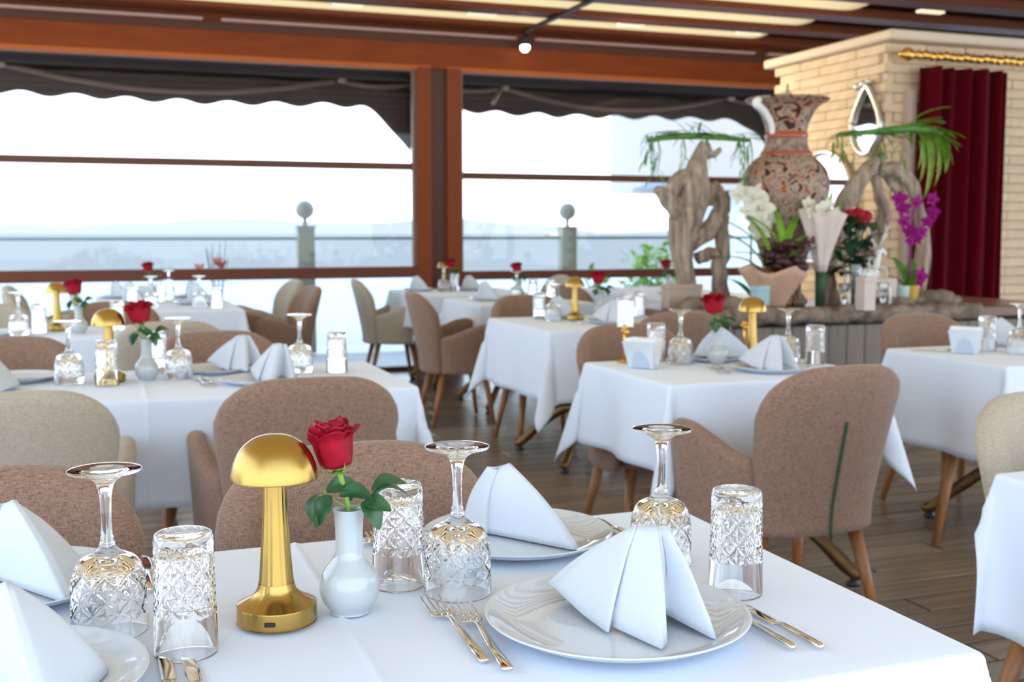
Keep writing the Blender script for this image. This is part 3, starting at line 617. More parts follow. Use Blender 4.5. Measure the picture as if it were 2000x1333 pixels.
# ------------------------------------------------------------------ chair
def sstep(a, b, x): t = min(1, max(0, (x-a)/(b-a))); return t*t*(3-2*t)
def chair_proto(name, m, zipper=False):
    r = empty(name, (0, 0, 0)); tag(r, cat='chair')
    # plan path of the shell's outer face: U from the left arm tip round the back to the right arm tip
    HW, YB, YF = .285, -.255, .17
    def plan(s):     # s in -1..1, 0 = back centre
        P = [(-.300, YF), (-.296, .03), (-.262, -.11), (-.200, -.215), (-.11, -.257), (0, -.265), (.11, -.257), (.200, -.215), (.262, -.11), (.296, .03), (.300, YF)]
        u = (s+1)/2*(len(P)-1); i = min(int(u), len(P)-2); f = u-i
        p0 = P[max(i-1, 0)]; p1 = P[i]; p2 = P[i+1]; p3 = P[min(i+2, len(P)-1)]
        g = lambda k: .5*((2*p1[k])+(p2[k]-p0[k])*f+(2*p0[k]-5*p1[k]+4*p2[k]-p3[k])*f*f+(3*p1[k]-p0[k]-3*p2[k]+p3[k])*f**3)
        return Vector((g(0), g(1)))
    def norm(s):
        d = plan(min(1, s+.01))-plan(max(-1, s-.01)); d.normalize(); return Vector((d.y, -d.x))
    def wall(s0, s1, top, bot, rake, th, n, name):
        q = MB(); K = 22; rows = []
        for i in range(n+1):
            s = lerp(s0, s1, i/n); p = plan(s); nn = norm(s); zt = top(s); ring = []
            t_ = th*(.35 if i in (0, n) else .8 if i in (1, n-1) else 1)
            zt_ = zt-(.012 if i in (0, n) else 0)
            m_ = 8
            prof_ = [(0, bot+.006), (0, bot+.03)]+[(0, lerp(bot+.03, zt_-th*.5, k/m_)) for k in range(1, m_+1)]
            for k in range(1, 6): a = pi*k/6; prof_.append((.5-.5*cos(a), zt_-th*.5+th*.5*sin(a)))
            prof_ += [(1, lerp(zt_-th*.5, bot+.03, k/m_)) for k in range(0, m_+1)]+[(.9, bot)]
            for d, z in prof_:
                rk = rake(s, z); o_ = nn*(rk-d*t_-(th-t_)*.5); ring.append((p.x+o_.x, p.y+o_.y, z))
            rows.append(ring)
        L = len(rows[0]); vs = [v for rr in rows for v in rr]
        fs = [(i*L+k, (i+1)*L+k, (i+1)*L+(k+1) % L, i*L+(k+1) % L) for i in range(n) for k in range(L)]
        fs += [tuple(range(L)), tuple((n*L+k) for k in range(L))[::-1]]
        return q.add(vs, fs).build(name, m, r)
    def rake(s, z):
        k = 1-sstep(.35, .75, abs(s)); h = max(0, z-.40)
        return .10*k*(h/.47)**1.15*1.0+(.045*h/.3)*(1-k)*.4
    SB = .48
    def topb(s):
        a = min(1, abs(s)/SB); return .60+.27*(max(0, 1-a**3.6))**.5
    wall(-SB, SB, topb, .34, rake, .072, 34, 'backrest')
    def topa(s):
        a = (abs(s)-SB)/(1-SB); return lerp(.585, .665, sstep(.0, .8, a))-.02*sstep(.85, 1, a)
    for sg in (-1, 1):
        a, b = (SB-.02, 1.0) if sg > 0 else (-1.0, -SB+.02)
        wall(a, b, topa, .34, rake, .060, 14, 'armrest')
    def seat(u, v, z0, z1, gx):
        a = 2*pi*u; c_, s_ = cos(a), sin(a); rr = (abs(c_)**2.6+abs(s_)**2.6)**(-1/2.6)
        k = sin(pi*v)**.35; return (gx*rr*c_*k, .0+.20*rr*s_*k, lerp(z0, z1, v)+0)
    MB().grid(lambda u, v: seat(u, v, .38, .475, .25), 40, 12, True).build('seat_cushion', m, r)
    MB().grid(lambda u, v: seat(u, v, .325, .40, .262), 40, 9, True).build('seat_base', m, r)
    for x, y in ((-1, -1), (1, -1), (-1, 1), (1, 1)):
        MB().tube([(x*.175, y*.135-.02, .35), (x*.225, y*.19-(.05 if y < 0 else .02), .004)], [.024, .0125], 14, 0).build('leg', 'oak', r)
    if zipper:
        z = MB().tube([(0, plan(0).y-.004-rake(0, q_), q_) for q_ in (.335, .42, .5, .58, .65, .70)], .0045, 6, 3).build('zipper', 'greenpipe', r); z['label'] = 'dark green zip down the chair back'
    return r
CB = chair_proto('dining_chair', 'brown'); CG = chair_proto('dining_chair', 'beige'); CZp = chair_proto('dining_chair', 'brown', True)
gB, gG = 'brown upholstered armchairs', 'beige upholstered armchairs'
N_, S_, E_, W_ = 0, pi, -pi/2, pi/2     # facing the windows, the camera, right, left
place(CB, (.44, 1.715, 0), S_+.03, 'brown armchair behind the gold lamp on the nearest table', gB)
place(CB, (-.19, 1.715, 0), S_, 'brown armchair at the left end of the nearest table', gB)
place(CB, (.55, 3.335, 0), N_-.04, 'brown armchair with its back to the camera at the second left table', gB)
place(CG, (-.215, 3.315, 0), N_+.03, 'beige armchair at the second table, left of the brown one', gG)
place(CZp, (2.045, 3.06, 0), N_+.06, 'brown armchair with dark green zip down its back', gB)
place(CG, (2.17, 1.80, 0), S_, 'pale beige armchair cut by the right edge of the photo', gG)
place(CB, (2.26, 7.10, 0), E_-.06, 'brown armchair seen side on in the middle aisle', gB)
place(CG, (2.33, 9.12, 0), E_-.12, 'beige armchair seen side on against the bright window', gG)
place(CB, (2.11, 4.00, 0), S_, 'brown armchair behind the number stand and napkin holder', gB)
place(CB, (2.70, 5.20, 0), N_, 'brown armchair behind the wine glass on the right middle table', gB)
place(CB, (2.50, 6.20, 0), S_, 'brown armchair peeking over the far edge of the middle table', gB)
place(CB, (3.66, 4.03, 0), S_, 'brown armchair behind the white table on the right', gB)
place(CB, (-.31, 4.25, 0), S_, 'brown armchair cut by the left edge of the photo', gB)
place(CB, (.42, 4.24, 0), S_-.05, 'brown armchair behind the upturned glass on the second left table', gB)
place(CG, (.30, 5.44, 0), N_, 'beige armchair just behind the white bud vase of the second left table', gG)
place(CG, (-.56, 6.40, 0), S_, 'beige armchair at the far left edge behind the wine glass', gG)
place(CB, (.09, 6.36, 0), S_, 'brown armchair behind the bud vase of the third left table', gB)
place(CG, (-.28, 8.95, 0), E_, 'beige armchair left of the far left table by the window', gG)
place(CG, (-.22, 8.05, 0), E_, 'beige armchair behind the far left gold lamp', gG)
place(CB, (1.16, 8.10, 0), W_+.1, 'brown armchair at the right end of the far left table', gB)
place(CG, (1.20, 9.10, 0), W_+.1, 'beige armchair at the far left table, nearest the window', gG)
place(CG, (3.62, 9.35, 0), W_, 'small distant beige armchair near the window column', gG)
place(CB, (3.62, 7.70, 0), E_, 'distant brown armchair behind the middle table lamp', gB)
st_ = empty('wooden_stool', (3.30, 3.565, 0), R(-41)); tag(st_, 'wooden stool legs showing under the right hand white tablecloth', 'stool')
MB().lathe([(0, .435), (.09, .435), (.10, .442), (.10, .455), (.09, .465), (0, .465)], 32).build('seat', 'oak', st_)
for x, y in ((-1, -1), (1, -1), (-1, 1), (1, 1)): MB().tube([(x*.06, y*.06, .44), (x*.125, y*.125, .004)], [.023, .014], 12, 0).build('leg', 'oak', st_)

# ------------------------------------------------------------------ tables and cloths
def table(c, hx, hy, label, ox=0):
    r = empty('pedestal_table', (c[0], c[1], 0)); tag(r, label, 'table', 'pedestal dining tables')
    MB().box((0, 0, .738), (2*hx-.02, 2*hy-.02, .028), bev=.004).build('tabletop', 'oak', r, smooth=False)
    MB().lathe(prof([(.07, .725), (.10, .71), (.04, .66), (.035, .45), (.055, .36), (.035, .30), (.06, .22), (.05, .17), (.02, .15)], 4), 20, (ox, 0, 0)).build('pedestal', 'bronze', r)
    for k in range(4):
        a = pi/4+k*pi/2; L = min(.47, .92*hypot(hx, hy)) if hx < .6 else .47
        f = MB().tube([(ox+q_*cos(a), q_*sin(a), z_) for q_, z_ in ((.02, .24), (.18, .27), (.34, .16), (L, .045), (L+.03, .06))], [.04, .03, .024, .024, .012], 10, 5, lambda q, t: 1+.12*sin(6*q)*sin(t*22)).build('foot', 'bronze', r)
        MB().lathe([(0, .001), (.024, .001), (.026, .012), (.012, .02), (.012, .035), (0, .035)], 14, (ox+L*cos(a), L*sin(a), 0)).build('foot_pad', 'black', f)
    return r
def cloth(c, hx, hy, drops, label, seed=0, crease=(), z=T):
    dl, dr, dn, df = drops       # left, right, near, far overhang
    rad = .014
    def axis(h, d0, d1, extra):
        a = [-h-d0+d0*t for t in [i/12 for i in range(9)]]+[-h-q for q in (.06, .045, .03, .022, .016, .011, .007, .003) if q < d0*.33+.02]
        a += [lerp(-h, h, i/26) for i in range(27)]
        a += [h+q for q in (.003, .007, .011, .016, .022, .03, .045, .06) if q < d1*.33+.02]+[h+d1*t for t in [i/12 for i in range(4, 13)]]
        for e_ in extra: a += [e_-.012, e_-.004, e_, e_+.004, e_+.012]
        a = sorted(set(round(q, 5) for q in a if -h-d0 <= q <= h+d1)); return a
    xs = axis(hx, dl, dr, crease); ys = axis(hy, dn, df, ())
    def drop(L, flare):
        if L < rad*pi/2: a = L/rad; return rad*sin(a), -(rad-rad*cos(a))
        q = L-rad*pi/2; return rad+flare*q, -rad-q*sqrt(max(.05, 1-flare*flare))
    vs = []
    for x in xs:
        for y in ys:
            ex = max(0, abs(x)-hx); ey = max(0, abs(y)-hy); sx_ = 1 if x > 0 else -1; sy_ = 1 if y > 0 else -1
            if ex == 0 and ey == 0:
                zz = .0012*noise.noise((x*5+seed, y*5, 0))
                for e_ in crease: zz += .0035*math.exp(-((x-e_)/.006)**2)
                vs.append((x, y, zz)); continue
            dX = (dr if sx_ > 0 else dl); dY = (df if sy_ > 0 else dn)
            if ey == 0:
                n_ = noise.noise((y*4.2+seed, sx_*3, 1)); o_, zz = drop(ex, .07+.05*n_*min(1, ex/.15)); o_ += .012*sin(y*17+seed)*min(1, ex/.25)**1.5
                vs.append((sx_*(hx+o_), y, zz))
            elif ex == 0:
                n_ = noise.noise((x*4.2+seed, sy_*3, 2)); o_, zz = drop(ey, .07+.05*n_*min(1, ey/.15)); o_ += .012*sin(x*15+seed*2)*min(1, ey/.25)**1.5
                for e_ in crease: o_ += .003*math.exp(-((x-e_)/.006)**2)
                vs.append((x, sy_*(hy+o_), zz))
            else:
                L = hypot(ex, ey); ph = atan2(ey, ex); k = sin(2*ph); ear = .07+.23*k**1.5
                o_, zz = drop(L, ear); sq = 1-.25*sin(4*ph)**2
                o_ = rad*min(1, L/rad)+(o_-rad)*sq if L > rad*pi/2 else o_
                pn = ph+.25*sin(4*ph+0)*-1*min(1, L/.2)
                vs.append((sx_*(hx+o_*cos(pn)), sy_*(hy+o_*sin(pn)), zz))
    ny = len(ys); fs = [(i*ny+j, (i+1)*ny+j, (i+1)*ny+j+1, i*ny+j+1) for i in range(len(xs)-1) for j in range(ny-1)]
    o = MB().add(vs, fs).build('tablecloth', 'cloth', solid=.0016, off=-1); o.location = (c[0], c[1], z); tag(o, label, 'tablecloth', 'white tablecloths'); return o
def tset(x0, x1, y0, y1, drops, lt, lc, seed, crease=()):
    c = ((x0+x1)/2, (y0+y1)/2); hx = (x1-x0)/2-.013; hy = (y1-y0)/2-.013
    table(c, hx, hy, lt, .45 if seed == 2 else 0); cloth(c, hx, hy, drops, lc, seed, [q-c[0] for q in crease])
tset(-.65, .985, 1.02, 1.79, (.25, .30, .30, .09), 'nearest pedestal table hidden under its white cloth', 'white tablecloth on the nearest table in the foreground', 1, (.285,))
tset(-.75, .975, 3.50, 4.26, (.30, .30, .34, .09), 'second left pedestal table under white cloth', 'white tablecloth on the second left table behind the beige chair', 2, (.135,))
tset(1.745, 2.60, 3.24, 3.935, (.31, .31, .31, .30), 'right middle pedestal table under white cloth', 'white tablecloth on the table with the napkin holder and number stand', 3)
tset(2.125, 3.08, 5.2, 6.15, (.37, .30, .37, .36), 'middle aisle pedestal table under white cloth', 'white tablecloth with pointed corners on the middle aisle table', 4)
tset(3.17, 4.35, 3.26, 3.955, (.385, .3, .37, .09), 'far right pedestal table under white cloth', 'white tablecloth on the right hand table before the curtain', 5)
tset(1.735, 2.9, 1.05, 1.815, (.34, .3, .3, .09), 'pedestal table at the lower right edge', 'white tablecloth falling at the lower right edge of the photo', 6)
tset(-1.1, .36, 5.66, 6.36, (.3, .28, .26, .09), 'third left pedestal table under white cloth', 'white tablecloth on the third left table with gold lamp', 7)
tset(.0, .90, 7.38, 9.3, (.28, .36, .30, .3), 'far left pedestal table by the window', 'white tablecloth on the long far left table by the window', 8)
tset(2.36, 3.35, 8.42, 9.45, (.28, .3, .25, .25), 'pedestal table beside the window column', 'white tablecloth on the far table beside the window column', 9)
tset(2.44, 3.3, 7.22, 8.08, (.34, .3, .25, .25), 'pedestal table before the side on brown chair', 'white tablecloth on the far middle table right of the side on brown chair', 10)
tset(3.95, 4.95, 7.4, 9.2, (.3, .3, .3, .3), 'far right pedestal table behind the driftwood', 'white tablecloth on the far table left of the driftwood', 11)

# ------------------------------------------------------------------ tableware prototypes
def pyr(a, b):
    ta = abs((a % 1)-.5)*2; tb = abs((b % 1)-.5)*2; return ta, tb
def cut(a, z, nd, ph_, z0, z1, amp):
    # diamond lattice of narrow V grooves with star cuts crossing in every lozenge
    if not z0 < z < z1: return 0
    fade = sstep(z0, z0+.006, z)*(1-sstep(z1-.006, z1, z))
    u = nd*a/(2*pi); v = z/ph_; tri = lambda q: abs((q % 1)-.5)*2
    t1, t2 = tri(u+v), tri(u-v); gr = lambda t, w_: max(0, (t-1+w_)/w_)
    star = max(gr(tri(2*u), .34), gr(tri(2*v), .34))*(1-.75*max(t1, t2))
    return -amp*fade*max(gr(t1, .34), gr(t2, .34), .8*star)
def tumbler():
    P = []      # upside down: heavy base on top; outer wall then inner wall
    out = [(.0370, 0), (.0375, .0015)]+[(lerp(.0375, .0345, i/96), lerp(.0015, .136, i/96)) for i in range(1, 97)]+[(.034, .140), (.0325, .1445), (.029, .146), (.022, .146), (.018, .1445), (0, .144)]
    inn = [(0, .124), (.022, .1245), (.028, .122), (.0305, .116), (.0350, .002), (.0358, 0.0004)]
    n = 216; pr = out+inn; no = len(out)
    def wob(a, i, z): return cut(a, z, 9, .030, .048, .136, .0019) if i < no else 0
    q = MB().lathe(pr+[out[0]], n, wob=wob); return tag(q.build('tumbler', 'glass'), cat='glass')
def goblet():
    out = [(.0462, 0), (.0468, .0015)]+[(p.x, p.z) for p in crom([(.0468, 0, .0015), (.0465, 0, .02), (.0462, 0, .04), (.0452, 0, .06), (.0420, 0, .078), (.0350, 0, .091), (.020, 0, .099)], 18)[1:]]
    out += [(p.x, p.z) for p in crom([(.020, 0, .099), (.0115, 0, .106), (.0078, 0, .118), (.0062, 0, .14), (.0068, 0, .165), (.0088, 0, .18), (.014, 0, .191), (.028, 0, .1985), (.0425, 0, .2025), (.0440, 0, .2040), (.0430, 0, .2055), (.03, 0, .2058), (.012, 0, .2052), (0.0001, 0, .205)], 4)[1:]]
    inn = [(0.0001, .088), (.012, .0875), (.026, .083), (.0375, .072), (.0428, .058), (.0445, .04), (.0448, .002), (.0455, .0004)]
    no = len(out)
    def wob(a, i, z): return cut(a, z, 9, .032, .022, .086, .0019) if i < no else 0
    return tag(MB().lathe(out+inn+[out[0]], 216, wob=wob).build('wine_glass', 'glass'), cat='glass')
def plate(rr):
    P = [(0, .004), (rr*.55, .004), (rr*.60, 0), (rr*.64, .0), (rr*.66, .004), (rr*.86, .010), (rr*.97, .0195), (rr, .022), (rr*.995, .0238), (rr*.965, .0225), (rr*.85, .0135), (rr*.72, .0085), (rr*.4, .0075), (0, .0075)]
    return tag(MB().lathe(prof(P, 4), 96).build('plate', 'porcelain'), cat='plate')
def lamp():
    r = empty('table_lamp', (0, 0, 0)); tag(r, cat='table lamp')
    b = MB().lathe(prof([(0, .003), (.047, .003), (.0495, .004), (.0505, .006), (.0505, .0235), (.0495, .0255), (.044, .0285), (.033, .035), (.0255, .043), (.0225, .053)], 4), 72).build('base', 'gold', r, auto=35)
    MB().box((0, -.0502, .0135), (.014, .003, .006), bev=.001).build('usb_port', 'black', b, smooth=False)
    MB().lathe([(0, .0), (.043, .0), (.043, .0035), (0, .0035)], 32).build('rubber_foot', 'black', b)
    flut = lambda a, i, z: -.0007*abs(sin(8*a))
    MB().lathe(prof([(.0226, .052), (.0205, .075), (.018, .11), (.0158, .15), (.0150, .19)], 8), 96, wob=flut).build('stem', 'gold', r)
    MB().lathe(prof([(.0, .2435), (.012, .2427), (.024, .2390), (.035, .2320), (.044, .2220), (.0508, .2080), (.0538, .1960), (.0547, .1885), (.0540, .1875), (.0530, .1890), (.0490, .2065), (.042, .2205), (.033, .2300), (.018, .2370), (0, .2395)], 5), 96).build('shade', 'gold', r)
    MB().lathe([(0, .206), (.02, .206), (.024, .20), (.024, .189), (0, .189)], 28).build('lamp_holder', 'white', r)
    return r
def bud_vase():
    P = [(0, 0), (.024, 0), (.026, .002), (.0265, .004), (.036, .018), (.0395, .034), (.036, .052), (.026, .066), (.0195, .076), (.0180, .09), (.0182, .115), (.0196, .134), (.0200, .1375), (.0186, .138), (.0165, .132), (.0150, .10), (.0150, .08), (.010, .07), (0, .068)]
    return tag(MB().lathe(prof(P, 5), 64).build('bud_vase', 'vasewhite'), cat='vase')
def petal_grid(a, r0, r1, h, wd, curl, q, lean=0, z0=0, rag=.0):
    def f(u, v):
        th = a+(v-.5)*wd*(.55+.45*sin(pi*min(1, u*.75+.18))); rr = lerp(r0, r1, sin(u*pi/2)**.8)*(1-.08*cos((v-.5)*pi)*0)
        z = z0+h*u*(1-.14*(2*v-1)**2*u)+rag*noise.noise((v*5+a, u*2, a))*u*u
        rr += curl*max(0, u-.72)**1.4*7-.002*sin(pi*v*3)*u; return (rr*cos(th), rr*sin(th), z)
    return q.grid(f, 12, 11)
LEAF = MB().grid(lambda u, v: ((v-.5)*.62*sin(pi*(.03+.95*u))**.75*(1+.05*sin(u*40)), u, .16*sin(pi*u)-.2*u*u+.22*abs(v-.5)*sin(pi*u)), 14, 7).mesh('leaf'); LEAF.materials.append(M['leaf'])
def rose(detail, name='rose', bloom=1):
    r = empty(name, (0, 0, 0)); tag(r, cat='rose')
    hx, hz = -.0145, .195       # flower base relative to the vase foot
    MB().tube([(.004, 0, .075), (.0, 0, .135), (-.006, 0, .165), (hx, 0, hz)], [.0032, .0034, .0038, .0046], 10, 5).build('stem', 'stem', r)
    tilt = Matrix.Translation((hx, 0, hz)) @ Matrix.Rotation(-.16, 4, 'Y') @ Matrix.Diagonal((bloom, bloom, lerp(1, bloom, .45), 1))
    rings = [(5, .0195, .0270, .051, 2.1, .008, .0), (4, .0165, .0225, .055, 2.3, .005, .002), (4, .0125, .0165, .055, 2.4, .003, .004), (3, .007, .010, .055, 2.9, .002, .005)]
    allq = MB()
    for ri, (n, r0, r1, h, wd, cl, z0) in enumerate(rings):
        for k in range(n):
            q = MB(); petal_grid(k*2*pi/n+ri*.55+random.uniform(-.1, .1), r0, r1*random.uniform(.95, 1.06), h*random.uniform(.95, 1.05), wd, cl*random.uniform(.4, 1.3), q, rag=.006, z0=z0)
            if detail: o = q.build('petal', 'petal', r, solid=.0006); o.data.transform(tilt)
            else: allq.add(q.v, q.f)
    def under(u, v):
        a = 2*pi*u; return ((.0045+.0165*sin(v*pi/2))*cos(a), (.0045+.0165*sin(v*pi/2))*sin(a), -.004+.016*v**2)
    b_ = MB().grid(under, 24, 6, True)
    if detail: o = b_.build('flower_base', 'petal', r); o.data.transform(tilt)
    else: allq.add(b_.v, b_.f); o = allq.build('flower', 'petal', r); o.data.transform(tilt)
    for k in range(5):
        a = k*2*pi/5+.3; q = MB().grid(lambda u, v: ((.004+.022*u)*cos(a)-(v-.5)*.009*(1-u)*sin(a), (.004+.022*u)*sin(a)+(v-.5)*.009*(1-u)*cos(a), -.006+.012*u*u-.006*sin(pi*u)), 6, 3)
        o = q.build('sepal', 'stem', r, solid=.0005); o.data.transform(tilt)
    for p, az, el, rl, s in ROSE_LEAVES:
        o = bpy.data.objects.new('leaf', LEAF); COL.objects.link(o); o.parent = r; o.location = p; o.rotation_euler = (el, rl, az); o.scale = (s,)*3
    MB().tube([(0, 0, .138), (-.018, -.004, .150), (-.036, -.004, .164)], .0012, 6, 3).tube([(.004, 0, .138), (.03, .0, .153), (.05, .0, .168)], .0012, 6, 3).build('leaf_stalk', 'stem', r)
    return r
ROSE_LEAVES = [((-.028, -.004, .162), -1.15, .35, .8, .042), ((-.032, -.004, .163), 2.3, -.95, .4, .048), ((-.022, -.010, .158), 2.85, -.95, -.3, .044), ((-.010, -.012, .158), -1.6, -.05, -1.0, .048),
               ((.030, 0, .160), -1.2, .40, .4, .046), ((.032, -.004, .158), -1.75, .12, -.4, .052), ((.020, -.012, .150), -2.5, -.75, .3, .042), ((.018, -.006, .145), -2.0, .05, .6, .042), ((.0, .01, .145), .4, .5, 0, .036)]
def ruled(name, base, apex, bulge=.006, closed=False, sub=8, nv=12):
    """napkin: cloth ruled from a pleated foot line up to a small folded apex line"""
    n = len(base); seg = n if closed else n-1; B = []; A = []
    for i in range(seg):
        for k in range(sub): t = k/sub; t = t*t*(3-2*t)*.35+t*.65; B.append(Vector(base[i]).lerp(Vector(base[(i+1) % n]), t)); A.append(Vector(apex[i]).lerp(Vector(apex[(i+1) % n]), t))
    if not closed: B.append(Vector(base[-1])); A.append(Vector(apex[-1]))
    L = len(B)
    for _ in range(1):
        B = [B[i] if i in (0, L-1) else B[i]*.6+(B[i-1]+B[(i+1) % L])*.2 for i in range(L)]
    c = sum(B, Vector())/L; vs = []
    for b, a in zip(B, A):
        d = (b-c); d.z = 0
        if d.length > 0: d.normalize()
        for j in range(nv):
            t = j/(nv-1); p = b.lerp(a, t)+d*(bulge*sin(pi*t)+.0025*noise.noise(Vector((b.x*30, b.y*30, t*3)))*sin(pi*min(1, t*1.3)))+Vector((0, 0, .004*sin(pi*t))); vs.append(p)
    m = L if closed else L-1
    fs = [(i*nv+j, ((i+1) % L)*nv+j, ((i+1) % L)*nv+j+1, i*nv+j+1) for i in range(m) for j in range(nv-1)]
    o = MB().add(vs, fs).build(name, 'napkin', solid=.0022, off=0); return tag(o, cat='napkin')
zb = .0095
def napkin_fan():
    base = [(-.02, .11, zb), (-.092, .070, zb+.020), (-.082, .045, zb+.020), (-.05, -.015, zb+.006), (-.022, -.066, zb), (-.018, -.050, zb+.004), (.036, -.120, zb), (.044, -.105, zb+.002), (.046, -.045, zb+.012), (.052, -.030, zb+.012), (.106, -.092, zb), (.102, -.062, zb), (.07, .06, zb), (.0, .115, zb)]
    ap = [(.022, .006), (.010, .004), (.011, .001), (.012, -.003), (.016, -.005), (.019, -.005), (.036, -.008), (.042, -.007), (.045, -.001), (.048, -.001), (.056, -.003), (.058, .001), (.05, .005), (.03, .006)]
    zz = [.120, .120, .123, .125, .127, .127, .129, .128, .124, .126, .126, .123, .120, .120]
    return ruled('folded_napkin', base, [(a, b, z) for (a, b), z in zip(ap, zz)], .004)
def napkin_tent():
    base = [(-.02, .10, zb), (-.088, .085, zb), (-.080, .06, zb), (-.048, .005, zb), (-.043, .010, zb), (.09, -.088, zb), (.098, -.075, zb), (.06, .07, zb), (-.02, .10, zb)]
    ap = [(-.03, .004, .119), (-.044, .003, .120), (-.045, -.001, .121), (-.031, -.004, .117), (-.028, -.003, .118), (-.012, -.004, .127), (-.009, .0, .126), (-.014, .004, .124), (-.03, .004, .119)]
    return ruled('folded_napkin', base, ap, .007)
def bar(q, prof_, n=8):
    vs = []
    for y, z, wd, th, x in prof_:
        for k in range(n):
            a = 2*pi*(k+.5)/n; c_, s_ = cos(a), sin(a); c_ = math.copysign(abs(c_)**.6, c_); s_ = math.copysign(abs(s_)**.6, s_); vs.append((x+wd/2*c_, y, z+th/2*s_))
    m = len(prof_); fs = [(i*n+k, i*n+(k+1) % n, (i+1)*n+(k+1) % n, (i+1)*n+k) for i in range(m-1) for k in range(n)]
    fs += [tuple(range(n))[::-1], tuple((m-1)*n+k for k in range(n))]; return q.add(vs, fs)
def fork():
    r = empty('fork', (0, 0, 0)); tag(r, cat='fork')
    bar(MB(), [(0, .0035, .0125, .005, 0), (.002, .0035, .0142, .006, 0), (.06, .005, .0120, .0055, 0), (.11, .009, .0085, .0045, 0), (.132, .0115, .0066, .0038, 0), (.144, .0105, .009, .003, 0), (.153, .007, .022, .0024, 0), (.162, .0045, .0295, .0022, 0), (.170, .004, .0295, .0022, 0)]).build('handle', 'steel', r)
    for k in range(4):
        x = (k-1.5)*.0084; bar(MB(), [(.167, .004, .0046, .0022, x), (.19, .0040, .0042, .0022, x), (.215, .0062, .0034, .002, x), (.232, .0098, .0012, .0012, x)]).build('tine', 'steel', r)
    return r
def knife():
    r = empty('knife', (0, 0, 0)); tag(r, cat='knife')
    bar(MB(), [(0, .0055, .004, .004, 0), (.002, .0055, .0095, .0085, 0), (.02, .0055, .0105, .009, 0), (.08, .0055, .009, .0085, 0), (.095, .005, .007, .006, 0)]).build('handle', 'steel', r)
    bar(MB(), [(.094, .004, .012, .003, .001), (.11, .003, .017, .0022, .002), (.15, .0025, .0175, .0018, .002), (.18, .0022, .014, .0014, .0005), (.195, .002, .005, .001, -.004)]).build('blade', 'steel', r)
    return r
def holder():
    r = empty('napkin_holder', (0, 0, 0)); tag(r, cat='napkin holder')
    for sg in (-1, 1):     # two flared porcelain walls on a foot
        MB().add([(-.05, sg*.012, .0), (.05, sg*.012, .0), (.064, sg*.042, .098), (-.064, sg*.042, .098), (-.05, sg*.018, .0), (.05, sg*.018, .0), (.064, sg*.048, .098), (-.064, sg*.048, .098)], [(0, 1, 2, 3), (7, 6, 5, 4), (0, 4, 5, 1), (3, 2, 6, 7), (0, 3, 7, 4), (1, 5, 6, 2)]).build('side_wall', 'porcelain', r, smooth=False)
        n = 16; q = MB(); P = [(.034*cos(pi*k/n), .062*sin(pi*k/n)) for k in range(n+1)]
        f = lambda x, z, d: (x, sg*(.0185+z*.306+d), z+.002)
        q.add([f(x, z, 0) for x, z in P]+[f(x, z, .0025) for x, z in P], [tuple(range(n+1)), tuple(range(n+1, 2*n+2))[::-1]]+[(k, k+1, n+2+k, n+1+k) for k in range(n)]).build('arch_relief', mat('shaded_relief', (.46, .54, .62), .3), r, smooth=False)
    MB().box((0, 0, .006), (.10, .036, .012), bev=.003).build('foot', 'porcelain', r, smooth=False)
    return r
def paper_napkins():
    r = empty('paper_napkins', (0, 0, 0)); tag(r, cat='paper napkins')
    for k in range(5):
        y = (k-2)*.010; MB().add([(-.055, y*.5, .014), (.055, y*.5, .014), (.060, y*1.5+.001*k, .107), (-.060, y*1.5, .109), (-.055, y*.5+.004, .014), (.055, y*.5+.004, .014), (.060, y*1.5+.005, .107), (-.060, y*1.5+.005, .109)], [(0, 1, 2, 3), (7, 6, 5, 4), (0, 4, 5, 1), (3, 2, 6, 7), (0, 3, 7, 4), (1, 5, 6, 2)]).build('napkin', 'white', r, smooth=False)
    return r
def stand(card):
    r = empty('number_stand' if card else 'gold_rod_stand', (0, 0, 0)); tag(r, cat='table stand')
    MB().lathe([(0, 0), (.03, 0), (.03, .003), (.024, .007), (.008, .012), (0, .012)], 28).build('base', 'gold2', r)
    MB().tube([(0, 0, .008), (0, 0, .145)], .0042, 10, 0).build('rod', 'gold2', r)
    MB().sphere((-.006, 0, .122), .008, 10, 8).sphere((.008, 0, .116), .012, 10, 8).sphere((0, 0, .132), .01, 10, 8).build('knot_ornament', 'gold2', r)
    if card: MB().box((.003, 0, .185), (.062, .004, .10), bev=.001).build('card', 'white', r, smooth=False)
    return r
TU, WG, PL, LA, BV = tumbler(), goblet(), plate(.163), lamp(), bud_vase()
RO, RF = rose(True), rose(False, 'rose', 1.42); NF, NT = napkin_fan(), napkin_tent(); FK, KN, HO, PN, ST, RD = fork(), knife(), holder(), paper_napkins(), stand(True), stand(False)
gT, gW, gP, gL, gV, gR, gN, gF, gK = 'cut glass tumblers turned upside down', 'cut crystal wine glasses turned upside down', 'round white plates', 'gold mushroom lamps', 'white bud vases', 'single red roses', 'white folded napkins', 'forks', 'knives'
def tum(x, y, l): place(TU, (x, y, T+.002), random.uniform(0, .5), 'upturned cut glass tumbler '+l, gT)
def win(x, y, l): place(WG, (x, y, T+.002), random.uniform(0, .5), 'upturned cut crystal wine glass '+l, gW)
def plt(x, y, l, s=1): place(PL, (x, y, T+.002), 0, 'round white plate '+l, gP, s)
def lmp(x, y, l): place(LA, (x, y, T+.002), CAMR+.03, 'gold mushroom table lamp '+l, gL)
def vas(x, y, l, lr, near=False, rz=0):
    place(BV, (x, y, T+.002), 0, 'white bud vase '+l, gV); place(RO if near else RF, (x, y, T+.002), CAMR+rz, lr, gR)
def nap(p, x, y, rz, l, s=1): place(p, (x, y, T+.003), CAMR+rz, 'white folded napkin '+l, gN, s)
